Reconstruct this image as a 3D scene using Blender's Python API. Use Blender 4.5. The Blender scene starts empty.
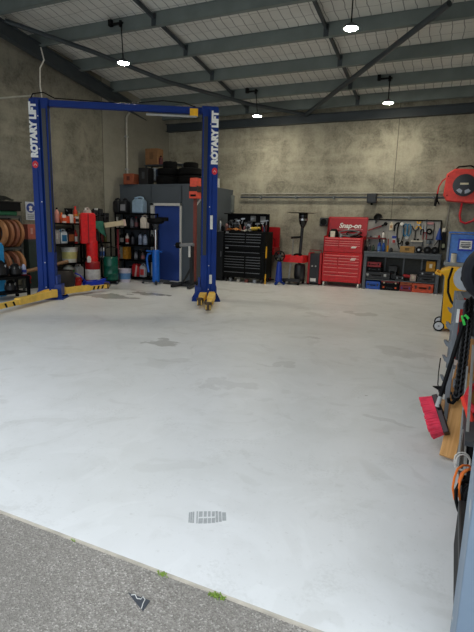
import bpy, bmesh, math, random
from mathutils import Vector, Matrix
random.seed(7)
PI = math.pi
sc = bpy.context.scene
COL = sc.collection
vs = sc.view_settings
vs.view_transform = 'Standard'; vs.look = 'None'; vs.gamma = 1; vs.use_curve_mapping = False
vs.exposure = 0.0
sc.cycles.use_denoising = True
sc.cycles.max_bounces = 8
sc.cycles.diffuse_bounces = 6
sc.cycles.sample_clamp_indirect = 6

# ------------------------------------------------------------------ camera
F, W, H, HC = 473.4, 474, 632, 1.6
yaw, pit, rol = math.radians(24.14), math.radians(10.87), 0.027
fw = Vector((-math.sin(yaw)*math.cos(pit), math.cos(yaw)*math.cos(pit), -math.sin(pit)))
rt = Vector((math.cos(yaw), math.sin(yaw), 0)); up = rt.cross(fw)
r2 = rt*math.cos(rol) + up*math.sin(rol); u2 = up*math.cos(rol) - rt*math.sin(rol)
cd = bpy.data.cameras.new('camera'); cam = bpy.data.objects.new('camera', cd); COL.objects.link(cam)
cam.matrix_world = Matrix(((r2.x, u2.x, -fw.x, 0), (r2.y, u2.y, -fw.y, 0), (r2.z, u2.z, -fw.z, HC), (0, 0, 0, 1)))
cd.sensor_fit = 'VERTICAL'; cd.sensor_height = 36; cd.lens = F*36/H; cd.clip_end = 200; cd.clip_start = .05
sc.camera = cam

def ray(px, py): return r2*((px-W/2)/F) + u2*((H/2-py)/F) + fw
def at(px, py, Y=None, X=None, Z=None, L=None):
    """point of the real place seen at a pixel: on a plane y=Y, x=X, z=Z or L metres off the left wall"""
    d = ray(px, py)
    if Y is not None: t = Y/d.y
    elif X is not None: t = X/d.x
    elif Z is not None: t = (Z-HC)/d.z
    else: t = (-10.038+L)/(d.x-.1*d.y)
    return Vector((0, 0, HC)) + d*t

# ------------------------------------------------------------------ materials
def s2l(c): return c/12.92 if c <= .04045 else ((c+.055)/1.055)**2.4
def hexc(h): return tuple(s2l(int(h[i:i+2], 16)/255) for i in (0, 2, 4)) + (1,)
MATS = {}
def pm(h, rough=.5, metal=0., var=.12, scale=14., spec=.5):
    """painted / plastic / steel surface: a colour with faint procedural mottling"""
    k = (h, rough, metal, var, scale)
    if k in MATS: return MATS[k]
    m = bpy.data.materials.new('surface_'+h); m.use_nodes = True; nt = m.node_tree; b = nt.nodes['Principled BSDF']
    b.inputs['Roughness'].default_value = rough; b.inputs['Metallic'].default_value = metal
    b.inputs['Specular IOR Level'].default_value = spec
    tc = nt.nodes.new('ShaderNodeTexCoord'); n = nt.nodes.new('ShaderNodeTexNoise'); n.inputs['Scale'].default_value = scale
    n.inputs['Detail'].default_value = 4
    r = nt.nodes.new('ShaderNodeValToRGB'); c = hexc(h)
    r.color_ramp.elements[0].position = .3; r.color_ramp.elements[1].position = .7
    r.color_ramp.elements[0].color = tuple(max(0, v*(1-var)) for v in c[:3])+(1,)
    r.color_ramp.elements[1].color = tuple(min(1, v*(1+var)) for v in c[:3])+(1,)
    nt.links.new(tc.outputs['Object'], n.inputs['Vector']); nt.links.new(n.outputs['Fac'], r.inputs['Fac'])
    nt.links.new(r.outputs['Color'], b.inputs['Base Color'])
    MATS[k] = m; return m
class NT:
    """small helper to write node graphs"""
    def __init__(s, name):
        s.m = bpy.data.materials.new(name); s.m.use_nodes = True; s.t = s.m.node_tree; s.b = s.t.nodes['Principled BSDF']
        s.pos = s.t.nodes.new('ShaderNodeNewGeometry').outputs['Position']
    def n(s, typ, ins=(), out=0, **kw):
        nd = s.t.nodes.new(typ)
        for k, v in kw.items(): setattr(nd, k, v)
        for k, v in (ins.items() if isinstance(ins, dict) else enumerate(ins)):
            if v is None: continue
            if isinstance(v, bpy.types.NodeSocket): s.t.links.new(v, nd.inputs[k])
            else: nd.inputs[k].default_value = v
        return nd.outputs[out]
    def noise(s, scale, detail=5, vec=None, rough=.55): return s.n('ShaderNodeTexNoise', {'Vector': vec or s.pos, 'Scale': scale, 'Detail': detail, 'Roughness': rough})
    def ramp(s, fac, a, b):  # map range a..b to 0..1
        return s.n('ShaderNodeMapRange', {'Value': fac, 'From Min': a, 'From Max': b})
    def mix(s, fac, a, b):
        nd = s.t.nodes.new('ShaderNodeMix'); nd.data_type = 'RGBA'
        for i, v in ((0, fac), (6, a), (7, b)):
            if isinstance(v, bpy.types.NodeSocket): s.t.links.new(v, nd.inputs[i])
            else: nd.inputs[i].default_value = v
        return nd.outputs[2]
    def math(s, op, a, b=0.): return s.n('ShaderNodeMath', (a, b), operation=op)
    def set(s, k, v):
        if isinstance(v, bpy.types.NodeSocket): s.t.links.new(v, s.b.inputs[k])
        else: s.b.inputs[k].default_value = v

def concrete_wall(name, seam_axis, seams, tone=(.30, .285, .225), grime=.55, lighter=None):
    g = NT(name)
    big = g.ramp(g.noise(.5, 8, None, .62), .38, .62)
    st = g.n('ShaderNodeVectorMath', (g.pos, (1.9, 1.9, .20)), operation='MULTIPLY')
    streak = g.ramp(g.noise(1., 8, st, .7), .44, .64)
    blot = g.ramp(g.n('ShaderNodeTexNoise', {'Vector': g.pos, 'Scale': .9, 'Detail': 8, 'Roughness': .65, 'Distortion': 1.2}), .46, .62)
    fine = g.noise(22, 6)
    T = lambda k: tuple(v*k for v in tone)+(1,)
    c = g.mix(big, T(grime), T(1.30))
    c = g.mix(g.math('MULTIPLY', blot, .75), c, T(.34)); c = g.mix(g.math('MULTIPLY', streak, .62), c, T(.42))
    cloud = g.ramp(g.n('ShaderNodeTexNoise', {'Vector': g.pos, 'Scale': 2.6, 'Detail': 8, 'Roughness': .7, 'Distortion': .8}), .42, .62)
    c = g.mix(g.math('MULTIPLY', cloud, .40), c, T(1.55))
    c = g.mix(g.math('MULTIPLY', g.ramp(fine, .35, .7), .35), c, T(1.5))
    lay = g.n('ShaderNodeVectorMath', (g.pos, (.35, .35, 3.2)), operation='MULTIPLY')
    c = g.mix(g.math('MULTIPLY', g.ramp(g.noise(1., 5, lay, .6), .5, .68), .42), c, T(1.45))
    sep = g.t.nodes.new('ShaderNodeSeparateXYZ'); g.t.links.new(g.pos, sep.inputs[0]); a = sep.outputs[seam_axis]
    if lighter is not None:   # the panel past this seam is newer and paler
        c = g.mix(g.math('MULTIPLY', g.math('GREATER_THAN', a, lighter), .6), c, (.33, .32, .27, 1))
    for q in seams:
        d = g.math('ABSOLUTE', g.math('SUBTRACT', a, q))
        c = g.mix(g.math('LESS_THAN', d, .010), c, T(.42))
    g.set('Base Color', c); g.set('Roughness', .88)
    bmp = g.n('ShaderNodeBump', {'Height': fine, 'Strength': .25, 'Distance': .02}); g.set('Normal', bmp)
    return g.m

def floor_mat():
    g = NT('sealed_concrete_floor')
    n1 = g.noise(.6, 7); n2 = g.noise(3.2, 8); n3 = g.noise(30, 4)
    c = g.mix(g.ramp(n1, .35, .65), (.66, .67, .66, 1), (.75, .755, .755, 1))
    c = g.mix(g.math('MULTIPLY', g.ramp(n2, .50, .72), .22), c, (.52, .52, .49, 1))
    sw = g.n('ShaderNodeTexNoise', {'Vector': g.pos, 'Scale': 1.3, 'Detail': 6, 'Distortion': 2.5})
    c = g.mix(g.math('MULTIPLY', g.ramp(sw, .57, .62), .22), c, (.80, .81, .81, 1))
    c = g.mix(g.math('MULTIPLY', g.ramp(sw, .42, .36), .20), c, (.45, .45, .42, 1))
    c = g.mix(g.math('MULTIPLY', g.ramp(n3, .62, .74), .25), c, (.40, .39, .36, 1))
    wear = g.n('ShaderNodeTexNoise', {'Vector': g.pos, 'Scale': 2.1, 'Detail': 9, 'Roughness': .72, 'Distortion': .6})
    c = g.mix(g.math('MULTIPLY', g.math('MULTIPLY', g.ramp(wear, .54, .60), g.ramp(g.noise(55, 3), .42, .60)), .16), c, (.36, .36, .33, 1))
    c = g.mix(g.math('MULTIPLY', g.ramp(g.noise(9, 6, None, .7), .66, .72), .16), c, (.34, .33, .30, 1))
    rough = .42
    wob = g.n('ShaderNodeTexNoise', {'Vector': g.pos, 'Scale': 2.6, 'Detail': 5}, out=1)
    wv = g.n('ShaderNodeVectorMath', (g.n('ShaderNodeVectorMath', (wob, (.5, .5, .5)), operation='SUBTRACT'), (.9, .9, 0)), operation='MULTIPLY')
    pw = g.n('ShaderNodeVectorMath', (g.pos, wv), operation='ADD')
    def spot(x, y, rx, ry, col, k, c):
        d = g.n('ShaderNodeVectorMath', (pw, (x, y, 0)), operation='SUBTRACT')
        d = g.n('ShaderNodeVectorMath', (d, (1/rx, 1/ry, 0)), operation='MULTIPLY')
        l = g.n('ShaderNodeVectorMath', (d,), out=1, operation='LENGTH')
        f = g.math('MULTIPLY', g.ramp(l, 1.05, .80), k)
        return f, g.mix(f, c, col)
    rr = rough
    for px, py, rx, ry, k, wet in SPOTS:
        p = at(px, py, Z=0)
        f, c = spot(p.x, p.y, rx, ry, (.20, .19, .16, 1), k, c)
        if wet:
            nd = g.t.nodes.new('ShaderNodeMix'); g.t.links.new(f, nd.inputs[0])
            if isinstance(rr, float): nd.inputs[2].default_value = rr
            else: g.t.links.new(rr, nd.inputs[2])
            nd.inputs[3].default_value = .06; rr = nd.outputs[0]
    g.set('Base Color', c); g.set('Roughness', rr)
    g.set('Normal', g.n('ShaderNodeBump', {'Height': n2, 'Strength': .06, 'Distance': .02}))
    return g.m
#        px   py   rx   ry   k   wet
SPOTS = [(110, 296, .75, .32, .50, 1), (146, 294, .62, .14, .55, 1), (131, 290, .8, .12, .4, 1), (160, 343, .17, .12, .5, 0),
         (178, 360, .25, .12, .14, 0), (228, 383, .30, .12, .16, 0), (360, 314, .34, .16, .36, 0), (318, 315, .3, .10, .2, 0),
         (277, 366, .22, .10, .2, 0), (400, 352, .40, .26, .20, 0), (390, 417, .22, .07, .2, 0), (318, 338, .16, .07, .3, 0),
         (373, 392, .03, .02, .6, 0), (230, 290, 1.1, .1, .2, 0), (265, 300, .5, .1, .15, 0)]

def asphalt_mat():
    g = NT('asphalt')
    v = g.t.nodes.new('ShaderNodeTexVoronoi'); g.t.links.new(g.pos, v.inputs['Vector']); v.inputs['Scale'].default_value = 150
    sep = g.n('ShaderNodeSeparateColor', (v.outputs['Color'],))
    big = g.ramp(g.noise(1.4, 6), .35, .65); fine = g.noise(60, 4)
    c = g.mix(g.ramp(sep, .0, 1.), (.17, .155, .136, 1), (.37, .345, .31, 1))
    c = g.mix(g.math('MULTIPLY', g.ramp(sep, .90, .97), .6), c, (.60, .56, .51, 1))
    c = g.mix(g.math('MULTIPLY', big, .45), c, (.16, .148, .13, 1))
    g.set('Base Color', c); g.set('Roughness', .92)
    g.set('Normal', g.n('ShaderNodeBump', {'Height': g.math('ADD', v.outputs['Distance'], fine), 'Strength': .6, 'Distance': .004}))
    return g.m

def roof_mat():
    g = NT('roof_insulation_under_mesh')
    sep = g.t.nodes.new('ShaderNodeSeparateXYZ'); g.t.links.new(g.pos, sep.inputs[0])
    wob = g.math('MULTIPLY', g.noise(2.5, 2), .10)
    x = g.math('ADD', sep.outputs[0], wob); y = g.math('ADD', sep.outputs[1], wob)
    def lines(a, step, w): return g.math('LESS_THAN', g.math('FRACT', g.math('DIVIDE', a, step)), w/step)
    n = g.ramp(g.noise(1.1, 5), .3, .7)
    c = g.mix(n, (.66, .66, .62, 1), (.80, .80, .76, 1))
    m = g.math('MAXIMUM', g.math('MULTIPLY', lines(x, .20, .016), .75), g.math('MULTIPLY', lines(y, .33, .014), .45))
    c = g.mix(m, c, (.13, .13, .125, 1))
    g.set('Base Color', c); g.set('Roughness', .6)
    return g.m

def wood_mat(name, a, b, axis=2, sc_=18):
    g = NT(name)
    t = g.t.nodes.new('ShaderNodeTexCoord').outputs['Object']
    mul = [1., 1., 1.]; mul[axis] = .06
    st = g.n('ShaderNodeVectorMath', (t, tuple(v*sc_ for v in mul)), operation='MULTIPLY')
    c = g.mix(g.ramp(g.noise(3., 6, st), .3, .7), hexc(a), hexc(b)); g.set('Base Color', c); g.set('Roughness', .6)
    return g.m
def chipped_paint():
    g = NT('blue_grey_paint_chipped')
    n = g.noise(2.2, 5); c = g.mix(g.ramp(n, .3, .7), hexc('6F8296'), hexc('8496A8'))
    chip = g.ramp(g.n('ShaderNodeTexNoise', {'Vector': g.pos, 'Scale': 9., 'Detail': 7, 'Distortion': .8}), .685, .70)
    c = g.mix(chip, c, hexc('D2CDC2')); g.set('Base Color', c); g.set('Roughness', .45)
    return g.m
def emit(name, col, s):
    m = bpy.data.materials.new(name); m.use_nodes = True; b = m.node_tree.nodes['Principled BSDF']
    b.inputs['Base Color'].default_value = (.9, .9, .9, 1)
    b.inputs['Emission Color'].default_value = col; b.inputs['Emission Strength'].default_value = s
    return m

BLACK = pm('0D0E10', .6, spec=.18); BLACKG = pm('08090A', .55, spec=.18); RUB = pm('0F1011', .85, spec=.15); DGREY = pm('3B3F44', .5); GREY = pm('6D7275', .5)
LGREY = pm('A9ABAA', .5); WHITE = pm('E6E5E0', .5, var=.05); STEEL = pm('9DA0A2', .32, .9); CHROME = pm('D5D6D8', .15, 1., .04)
RED = pm('CF0F18', .38); BRED = pm('E3171C', .4); DRED = pm('8E1218', .45); BLUE = pm('1B3F9E', .4); LBLUE = pm('08307E', .48, var=.10, scale=3, spec=.25)
YEL = pm('F2B511', .5); ORANGE = pm('E0551E', .5); GREEN = pm('0F6B54', .35); CREAM = pm('D9CFB4', .6); TAN = pm('B48A58', .8)
PURL = pm('77817F', .5, .1, .10, 3); BEAMM = pm('3C4449', .5, .1, .1, 3)
ARMY = pm('E6BE55', .55, var=.15, scale=6)

# ------------------------------------------------------------------ mesh builder
class MB:
    def __init__(s): s.bm = bmesh.new(); s.done = set()
    def mark(s, i):
        """faces added since the last mark take material slot i"""
        for f in s.bm.faces:
            if f not in s.done: f.material_index = i; s.done.add(f)
        return s
    def _xf(s, vs_, M):
        for v in vs_: v.co = M @ v.co
    def box(s, c, d, R=None):
        r = bmesh.ops.create_cube(s.bm, size=1)['verts']
        M = Matrix.Translation(Vector(c)) @ (R.to_4x4() if R is not None else Matrix()) @ Matrix.Diagonal((d[0], d[1], d[2], 1))
        s._xf(r, M); return s
    def b2(s, x0, x1, y0, y1, z0, z1): return s.box(((x0+x1)/2, (y0+y1)/2, (z0+z1)/2), (abs(x1-x0), abs(y1-y0), abs(z1-z0)))
    def bar(s, p, q, w, h, upv=(0, 0, 1)):
        p, q = Vector(p), Vector(q); d = q-p; z = d.normalized(); u = Vector(upv)
        if abs(z.dot(u)) > .98: u = Vector((1, 0, 0))
        x = u.cross(z).normalized(); y = z.cross(x)
        return s.box((p+q)/2, (w, h, d.length), Matrix((x, y, z)).transposed())
    def cyl(s, p, q, r, r2_=None, seg=16):
        p, q = Vector(p), Vector(q); d = q-p
        v = bmesh.ops.create_cone(s.bm, cap_ends=True, segments=seg, radius1=r, radius2=r if r2_ is None else r2_, depth=d.length)['verts']
        s._xf(v, Matrix.Translation((p+q)/2) @ d.to_track_quat('Z', 'Y').to_matrix().to_4x4()); return s
    def tube(s, pts, r, seg=7, close=False):
        pts = [Vector(p) for p in pts]; n = len(pts); rings = []; pu = None
        for i, p in enumerate(pts):
            a = pts[(i-1) % n] if (i or close) else p; b = pts[(i+1) % n] if (i < n-1 or close) else p
            t = (b-a).normalized()
            if pu is None:
                u = Vector((0, 0, 1)) if abs(t.z) < .9 else Vector((1, 0, 0)); u = (u - t*u.dot(t)).normalized()
            else: u = (pu - t*pu.dot(t)).normalized()
            pu = u; v = t.cross(u)
            rings.append([s.bm.verts.new(p+(u*math.cos(k*2*PI/seg)+v*math.sin(k*2*PI/seg))*r) for k in range(seg)])
        for i in range(n if close else n-1):
            A, B = rings[i], rings[(i+1) % n]
            for k in range(seg): s.bm.faces.new((A[k], A[(k+1) % seg], B[(k+1) % seg], B[k]))
        if not close:
            s.bm.faces.new(rings[0][::-1]); s.bm.faces.new(rings[-1])
        return s
    def lathe(s, prof, c=(0, 0, 0), seg=20, axis=None, closed=False):
        """prof: (radius, height) list turned about z (or about axis through c)"""
        M = Matrix.Translation(Vector(c))
        if axis is not None: M = M @ Vector(axis).to_track_quat('Z', 'Y').to_matrix().to_4x4()
        rings = []
        for r, z in prof:
            if r < 1e-5: rings.append([s.bm.verts.new(M @ Vector((0, 0, z)))])
            else: rings.append([s.bm.verts.new(M @ Vector((r*math.cos(k*2*PI/seg), r*math.sin(k*2*PI/seg), z))) for k in range(seg)])
        N = len(rings)
        for i in range(N if closed else N-1):
            A, B = rings[i], rings[(i+1) % N]
            for k in range(seg):
                k2 = (k+1) % seg
                if len(A) == 1 and len(B) == 1: continue
                if len(A) == 1: s.bm.faces.new((A[0], B[k2], B[k]))
                elif len(B) == 1: s.bm.faces.new((A[k], A[k2], B[0]))
                else: s.bm.faces.new((A[k], A[k2], B[k2], B[k]))
        return s
    def prism(s, poly, o, u, v, d):
        """polygon poly in plane (u,v) at o, thickened along u x v by d"""
        o, u, v = Vector(o), Vector(u), Vector(v); w = u.cross(v).normalized()*d
        A = [s.bm.verts.new(o+u*a+v*b) for a, b in poly]; B = [s.bm.verts.new(o+u*a+v*b+w) for a, b in poly]
        s.bm.faces.new(A[::-1]); s.bm.faces.new(B); n = len(A)
        for i in range(n): s.bm.faces.new((A[i], A[(i+1) % n], B[(i+1) % n], B[i]))
        return s
    def grid(s, f, nu, nv, th=.004):
        """thin cloth: f(u,v)->point, thickened"""
        P = [[s.bm.verts.new(Vector(f(i/nu, j/nv))) for j in range(nv+1)] for i in range(nu+1)]
        fs = [s.bm.faces.new((P[i][j], P[i+1][j], P[i+1][j+1], P[i][j+1])) for i in range(nu) for j in range(nv)]
        bmesh.ops.solidify(s.bm, geom=fs, thickness=th); return s
    def build(s, name, mat, parent=None, bevel=0., loc=None, smooth=True):
        bmesh.ops.recalc_face_normals(s.bm, faces=s.bm.faces)
        me = bpy.data.meshes.new(name); s.bm.to_mesh(me); s.bm.free()
        if smooth:
            for p in me.polygons: p.use_smooth = True
            me.set_sharp_from_angle(angle=math.radians(35))
        for m_ in (mat if isinstance(mat, (list, tuple)) else (mat,)): me.materials.append(m_)
        o = bpy.data.objects.new(name, me); COL.objects.link(o)
        if parent is not None: o.parent = parent
        if loc is not None: o.location = loc
        if bevel:
            b = o.modifiers.new('bevel', 'BEVEL'); b.width = bevel; b.segments = 2; b.limit_method = 'ANGLE'; b.angle_limit = math.radians(40)
        return o

def tag(o, label, cat, group=None):
    o['label'] = label; o['category'] = cat
    if group: o['group'] = group
    return o
def thing(name, label, cat, loc=(0, 0, 0), rz=0., group=None):
    o = bpy.data.objects.new(name, None); COL.objects.link(o); o.location = loc; o.rotation_euler = (0, 0, rz); o.empty_display_size = .1
    return tag(o, label, cat, group)
def struct(o): o['kind'] = 'structure'; return o
def dup(root, loc=None, rz=None, label=None, group=None):
    r = root.copy(); COL.objects.link(r)
    if loc is not None: r.location = loc
    if rz is not None: r.rotation_euler = (0, 0, rz)
    if label: r['label'] = label
    if group: r['group'] = group
    for ch in list(root.children):
        c = ch.copy(); COL.objects.link(c); c.parent = r
        for g in list(ch.children):
            d = g.copy(); COL.objects.link(d); d.parent = c
    return r
def lettering(name, body, size, mat, parent, M, bold=.0, ext=.001, shear=0., spacing=1.):
    cu = bpy.data.curves.new(name, 'FONT'); cu.body = body; cu.size = size; cu.extrude = ext; cu.offset = bold; cu.shear = shear
    cu.align_x = 'CENTER'; cu.align_y = 'CENTER'; cu.space_character = spacing
    t = bpy.data.objects.new(name, cu); COL.objects.link(t)
    bpy.context.view_layer.update()
    me = bpy.data.meshes.new_from_object(t.evaluated_get(bpy.context.evaluated_depsgraph_get()))
    bpy.data.objects.remove(t); bpy.data.curves.remove(cu)
    me.materials.clear(); me.materials.append(mat); me.transform(M)
    o = bpy.data.objects.new(name, me); COL.objects.link(o); o.parent = parent
    return o
def frame(o, x, y):
    x, y = Vector(x).normalized(), Vector(y).normalized(); z = x.cross(y); o = Vector(o)
    return Matrix(((x.x, y.x, z.x, o.x), (x.y, y.y, z.y, o.y), (x.z, y.z, z.z, o.z), (0, 0, 0, 1)))

# ------------------------------------------------------------------ the setting
YB, YT, XR = 13.63, 1.65, .95          # back wall, door threshold, right wall
LX = lambda y: -8.675-.1*(13.63-y)     # left wall (runs slightly outward towards the door)
S = .136
RZ = lambda y: 4.71+S*(YB-y)           # underside of the purlins; roof rises towards the door
wallL, wallB = (concrete_wall('precast_concrete_left', 1, (10.77, 7.1, 3.5), (.205, .195, .155), .5, 10.77), concrete_wall('precast_concrete_back', 0, (-1.62,), (.34, .32, .25), .6))

struct(MB().b2(-10.3, 1.2, YT, YB+.2, -.20, 0).build('floor', floor_mat(), smooth=False))
struct(MB().b2(-30, 22, -26, YT-.013, -.25, -.007).build('ground', asphalt_mat(), smooth=False))
struct(MB().b2(-10.3, 1.2, YT-.014, YT+.0, -.2, .001).build('trim_1', pm('B9B2A4', .8, var=.25, scale=9)))
b = MB(); b.prism([(-10.2, -.2), (1.2, -.2), (1.2, 5.0), (-10.2, 5.0)], (0, YB, 0), (1, 0, 0), (0, 0, 1), -.18)
struct(b.build('wall_back', wallB, smooth=False))
b = MB()
y0, y1 = YT-.1, YB+.1
P = [(LX(y), y, z) for y, z in ((y0, -.2), (y1, -.2), (y1, RZ(y1)+.3), (y0, RZ(y0)+.3))]
A = [b.bm.verts.new(p) for p in P]; B = [b.bm.verts.new((p[0]-.18, p[1], p[2])) for p in P]
b.bm.faces.new(A); b.bm.faces.new(B[::-1])
for i in range(4): b.bm.faces.new((A[i], B[i], B[(i+1) % 4], A[(i+1) % 4]))
struct(b.build('wall_left', wallL, smooth=False))
b = MB(); b.prism([(y0, -.2), (y1, -.2), (y1, RZ(y1)+.3), (y0, RZ(y0)+.3)], (XR, 0, 0), (0, 1, 0), (0, 0, 1), .18)
struct(b.build('wall_right', wallL, smooth=False))
b = MB(); b.b2(-10.3, 1.2, YT-.05, YT+.2, 5.35, 6.8)
b.b2(-10.3, -9.1, YT-.05, YT+.2, -.02, 5.4)
struct(b.build('wall_front', pm('8C9093', .7, var=.1, scale=2), smooth=False))
# roof sheet
b = MB(); b.prism([(YT-.1, RZ(YT-.1)+.27), (YB+.3, RZ(YB+.3)+.27), (YB+.3, RZ(YB+.3)+.33), (YT-.1, RZ(YT-.1)+.33)], (-10.3, 0, 0), (0, 1, 0), (0, 0, 1), 11.6)
struct(b.build('ceiling', roof_mat(), smooth=False))
k = 2
def trim(mb, mat, bev=0.):
    global k
    o = struct(mb.build('trim_%d' % k, mat, bevel=bev)); k += 1; return o
# C purlins
for y in (2.45, 3.68, 4.92, 6.15, 7.38, 8.60, 9.83, 11.10, 12.30, 13.30):
    z = RZ(y); b = MB(); R = Matrix.Rotation(-math.atan(S), 3, 'X')
    b.box((-4.6, y, z+.14), (10.9, .006, .26), R); b.box((-4.6, y+.035, z+.013), (10.9, .075, .006), R); b.box((-4.6, y+.035, z+.262), (10.9, .075, .006), R)
    b.box((-4.6, y+.072, z+.03), (10.9, .005, .035), R)
    trim(b, PURL)
# bridging angles between the purlins, each run with a cleat at every purlin
for x in (-5.81, -2.67, .48):
    b = MB(); b.bar((x, YT+.3, RZ(YT+.3)+.16), (x, YB-.05, RZ(YB-.05)+.16), .05, .07)
    for y in (4.92, 6.15, 7.38, 8.60, 9.83, 11.10, 12.30, 13.30): b.box((x, y-.01, RZ(y)+.12), (.10, .03, .22))
    trim(b, BEAMM)
# diagonal wind braces (steel tube)
b = MB(); b.cyl((-.47, 9.22, RZ(9.22)-.05), (-4.12, 13.5, RZ(13.5)-.06), .055); trim(b, BEAMM)
b = MB(); b.tube([(-8.63, 7.52, RZ(7.52)-.05), (-7.7, 9.0, RZ(9.)-.06), (-6.84, 10.7, RZ(10.7)-.08), (-5.36, 12.44, RZ(12.44)-.08), (-4.12, 13.5, RZ(13.5)-.06)], .05); trim(b, BEAMM)
# edge beams: steel rafter along the left wall, channel along the top of the back wall
b = MB(); x = -8.86
for dx, w, z0_, z1_ in ((0, .02, -.24, .04), (0, .16, -.25, -.225), (0, .16, .03, .045)):
    b.prism([(YT, RZ(YT)+z0_), (YB-.02, RZ(YB)+z0_), (YB-.02, RZ(YB)+z1_), (YT, RZ(YT)+z1_)], (x-w/2+dx, 0, 0), (0, 1, 0), (0, 0, 1), w)
trim(b, BEAMM)
b = MB(); b.b2(-8.95, 1.0, YB-.10, YB-.08, 4.45, 4.66); b.b2(-8.95, 1.0, YB-.16, YB, 4.44, 4.46); b.b2(-8.95, 1.0, YB-.16, YB, 4.65, 4.67); trim(b, BEAMM)
# blue-grey steel door jamb at the right of the opening
b = MB(); b.b2(.145, .34, 1.65, 1.875, -.02, 5.4); b.b2(.30, 1.2, 1.67, 1.86, -.02, 5.4)
trim(b, chipped_paint(), .004)
# office box with a blue door
PX0, PX1, PY0, PZ = -8.91, -6.36, 11.39, 2.65
GPAINT = pm('4C545C', .6, var=.07, scale=2)
dx0, dx1 = -7.84, -6.83
b = MB(); b.b2(PX0, dx0+.02, PY0, PY0+.1, 0, PZ); b.b2(dx1-.02, PX1, PY0, PY0+.1, 0, PZ); b.b2(dx0, dx1, PY0, PY0+.1, 2.12, PZ)
b.b2(PX1-.1, PX1, PY0+.1, YB, 0, PZ); b.b2(PX0, PX1+.01, PY0-.015, YB, PZ-.04, PZ)
struct(b.build('wall_partition', GPAINT, smooth=False))
dr = bpy.data.objects.new('door_1', None); COL.objects.link(dr); dr.location = (dx0, PY0, 0); struct(dr)
b = MB(); w = dx1-dx0
b.b2(0, .11, -.03, .06, 0, 2.14); b.b2(w-.06, w, -.03, .06, 0, 2.14); b.b2(0, w, -.03, .06, 2.07, 2.14)
b.build('door_frame', pm('CFCFCB', .5, var=.04), dr, .004)
b = MB(); b.b2(.11, w-.06, .035, .075, .01, 2.07)
lf = b.build('door_leaf', pm('26438C', .45, var=.08, scale=3), dr, .003); lf['label'] = 'flat blue door leaf'
b = MB(); b.cyl((w-.13, .035, 1.0), (w-.13, -.02, 1.0), .012); b.cyl((w-.13, -.015, 1.0), (w-.24, -.015, 1.0), .010); b.cyl((w-.13, .036, 1.0), (w-.13, .028, 1.0), .028)
b.build('door_handle', STEEL, lf)

SKY = 3.1
# ------------------------------------------------------------------ daylight
wd = bpy.data.worlds.new('overcast_sky'); sc.world = wd; wd.use_nodes = True
wn = wd.node_tree; bg = wn.nodes['Background']; bg.inputs[0].default_value = (.86, .93, 1.0, 1)
# overcast sky: three times as bright overhead as at the horizon, (1 + 2 sin h) / 3
tc = wn.nodes.new('ShaderNodeTexCoord'); sx = wn.nodes.new('ShaderNodeSeparateXYZ'); wn.links.new(tc.outputs['Generated'], sx.inputs[0])
mx = wn.nodes.new('ShaderNodeMath'); mx.operation = 'MAXIMUM'; mx.inputs[1].default_value = 0; wn.links.new(sx.outputs[2], mx.inputs[0])
ma = wn.nodes.new('ShaderNodeMath'); ma.operation = 'MULTIPLY_ADD'; ma.inputs[1].default_value = SKY*2/3; ma.inputs[2].default_value = SKY/3
wn.links.new(mx.outputs[0], ma.inputs[0]); wn.links.new(ma.outputs[0], bg.inputs[1])
pl = bpy.data.lights.new('opening_portal', 'AREA'); pl.shape = 'RECTANGLE'; pl.size = 9.2; pl.size_y = 5.4; pl.cycles.is_portal = True
po = bpy.data.objects.new('opening_portal', pl); COL.objects.link(po); po.location = (-4.5, YT, 2.68); po.rotation_euler = (math.radians(90), 0, 0)

# ------------------------------------------------------------------ hanging lamps
LAMP = emit('lamp_glow', (1., .93, .76, 1), 330)
def highbay(lamp, hook, label):
    t = thing('highbay_light', label, 'hanging lamp', lamp, 0, 'round warehouse lamps under the roof')
    b = MB(); b.lathe([(0, .075), (.05, .075), (.06, .05), (.115, .035), (.125, .0), (.115, -.004), (0, -.004)], seg=28); b.build('housing', DGREY, t)
    b = MB(); b.lathe([(0, -.018), (.10, -.014), (.112, -.004), (0, -.003)], seg=28); l = b.build('lens', LAMP, t); l['label'] = 'glowing warm white lens'
    h = Vector(hook)-Vector(lamp)
    b = MB(); b.tube([(0, 0, .07), (h.x*.3, h.y*.3, h.z*.4), tuple(h)], .012, 6); b.build('cord', BLACK, t)
    b = MB(); b.box(h+Vector((-.09, -.03, .03)), (.30, .04, .03)); b.box(h+Vector((-.24, -.03, .06)), (.07, .08, .12)); b.cyl(h+Vector((0, -.02, -.03)), h+Vector((0, -.02, .08)), .03); b.build('mounting_bracket', BLACK, t)
highbay((-6.55, 8.57, 4.80), (-6.57, 8.55, RZ(8.55)+.10), 'round hanging roof lamp above the blue lift beam, nearest the left wall')
highbay((-1.91, 8.55, 4.84), (-1.91, 8.55, RZ(8.55)+.10), 'round hanging roof lamp highest in the picture, right of centre')
highbay((-5.07, 12.27, 4.44), (-5.12, 12.25, RZ(12.25)+.12), 'round hanging roof lamp near the back wall, just right of the lift post top')
highbay((-1.75, 12.27, 4.52), (-1.75, 12.25, RZ(12.25)+.12), 'round hanging roof lamp near the back wall above the pegboard side')

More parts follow.
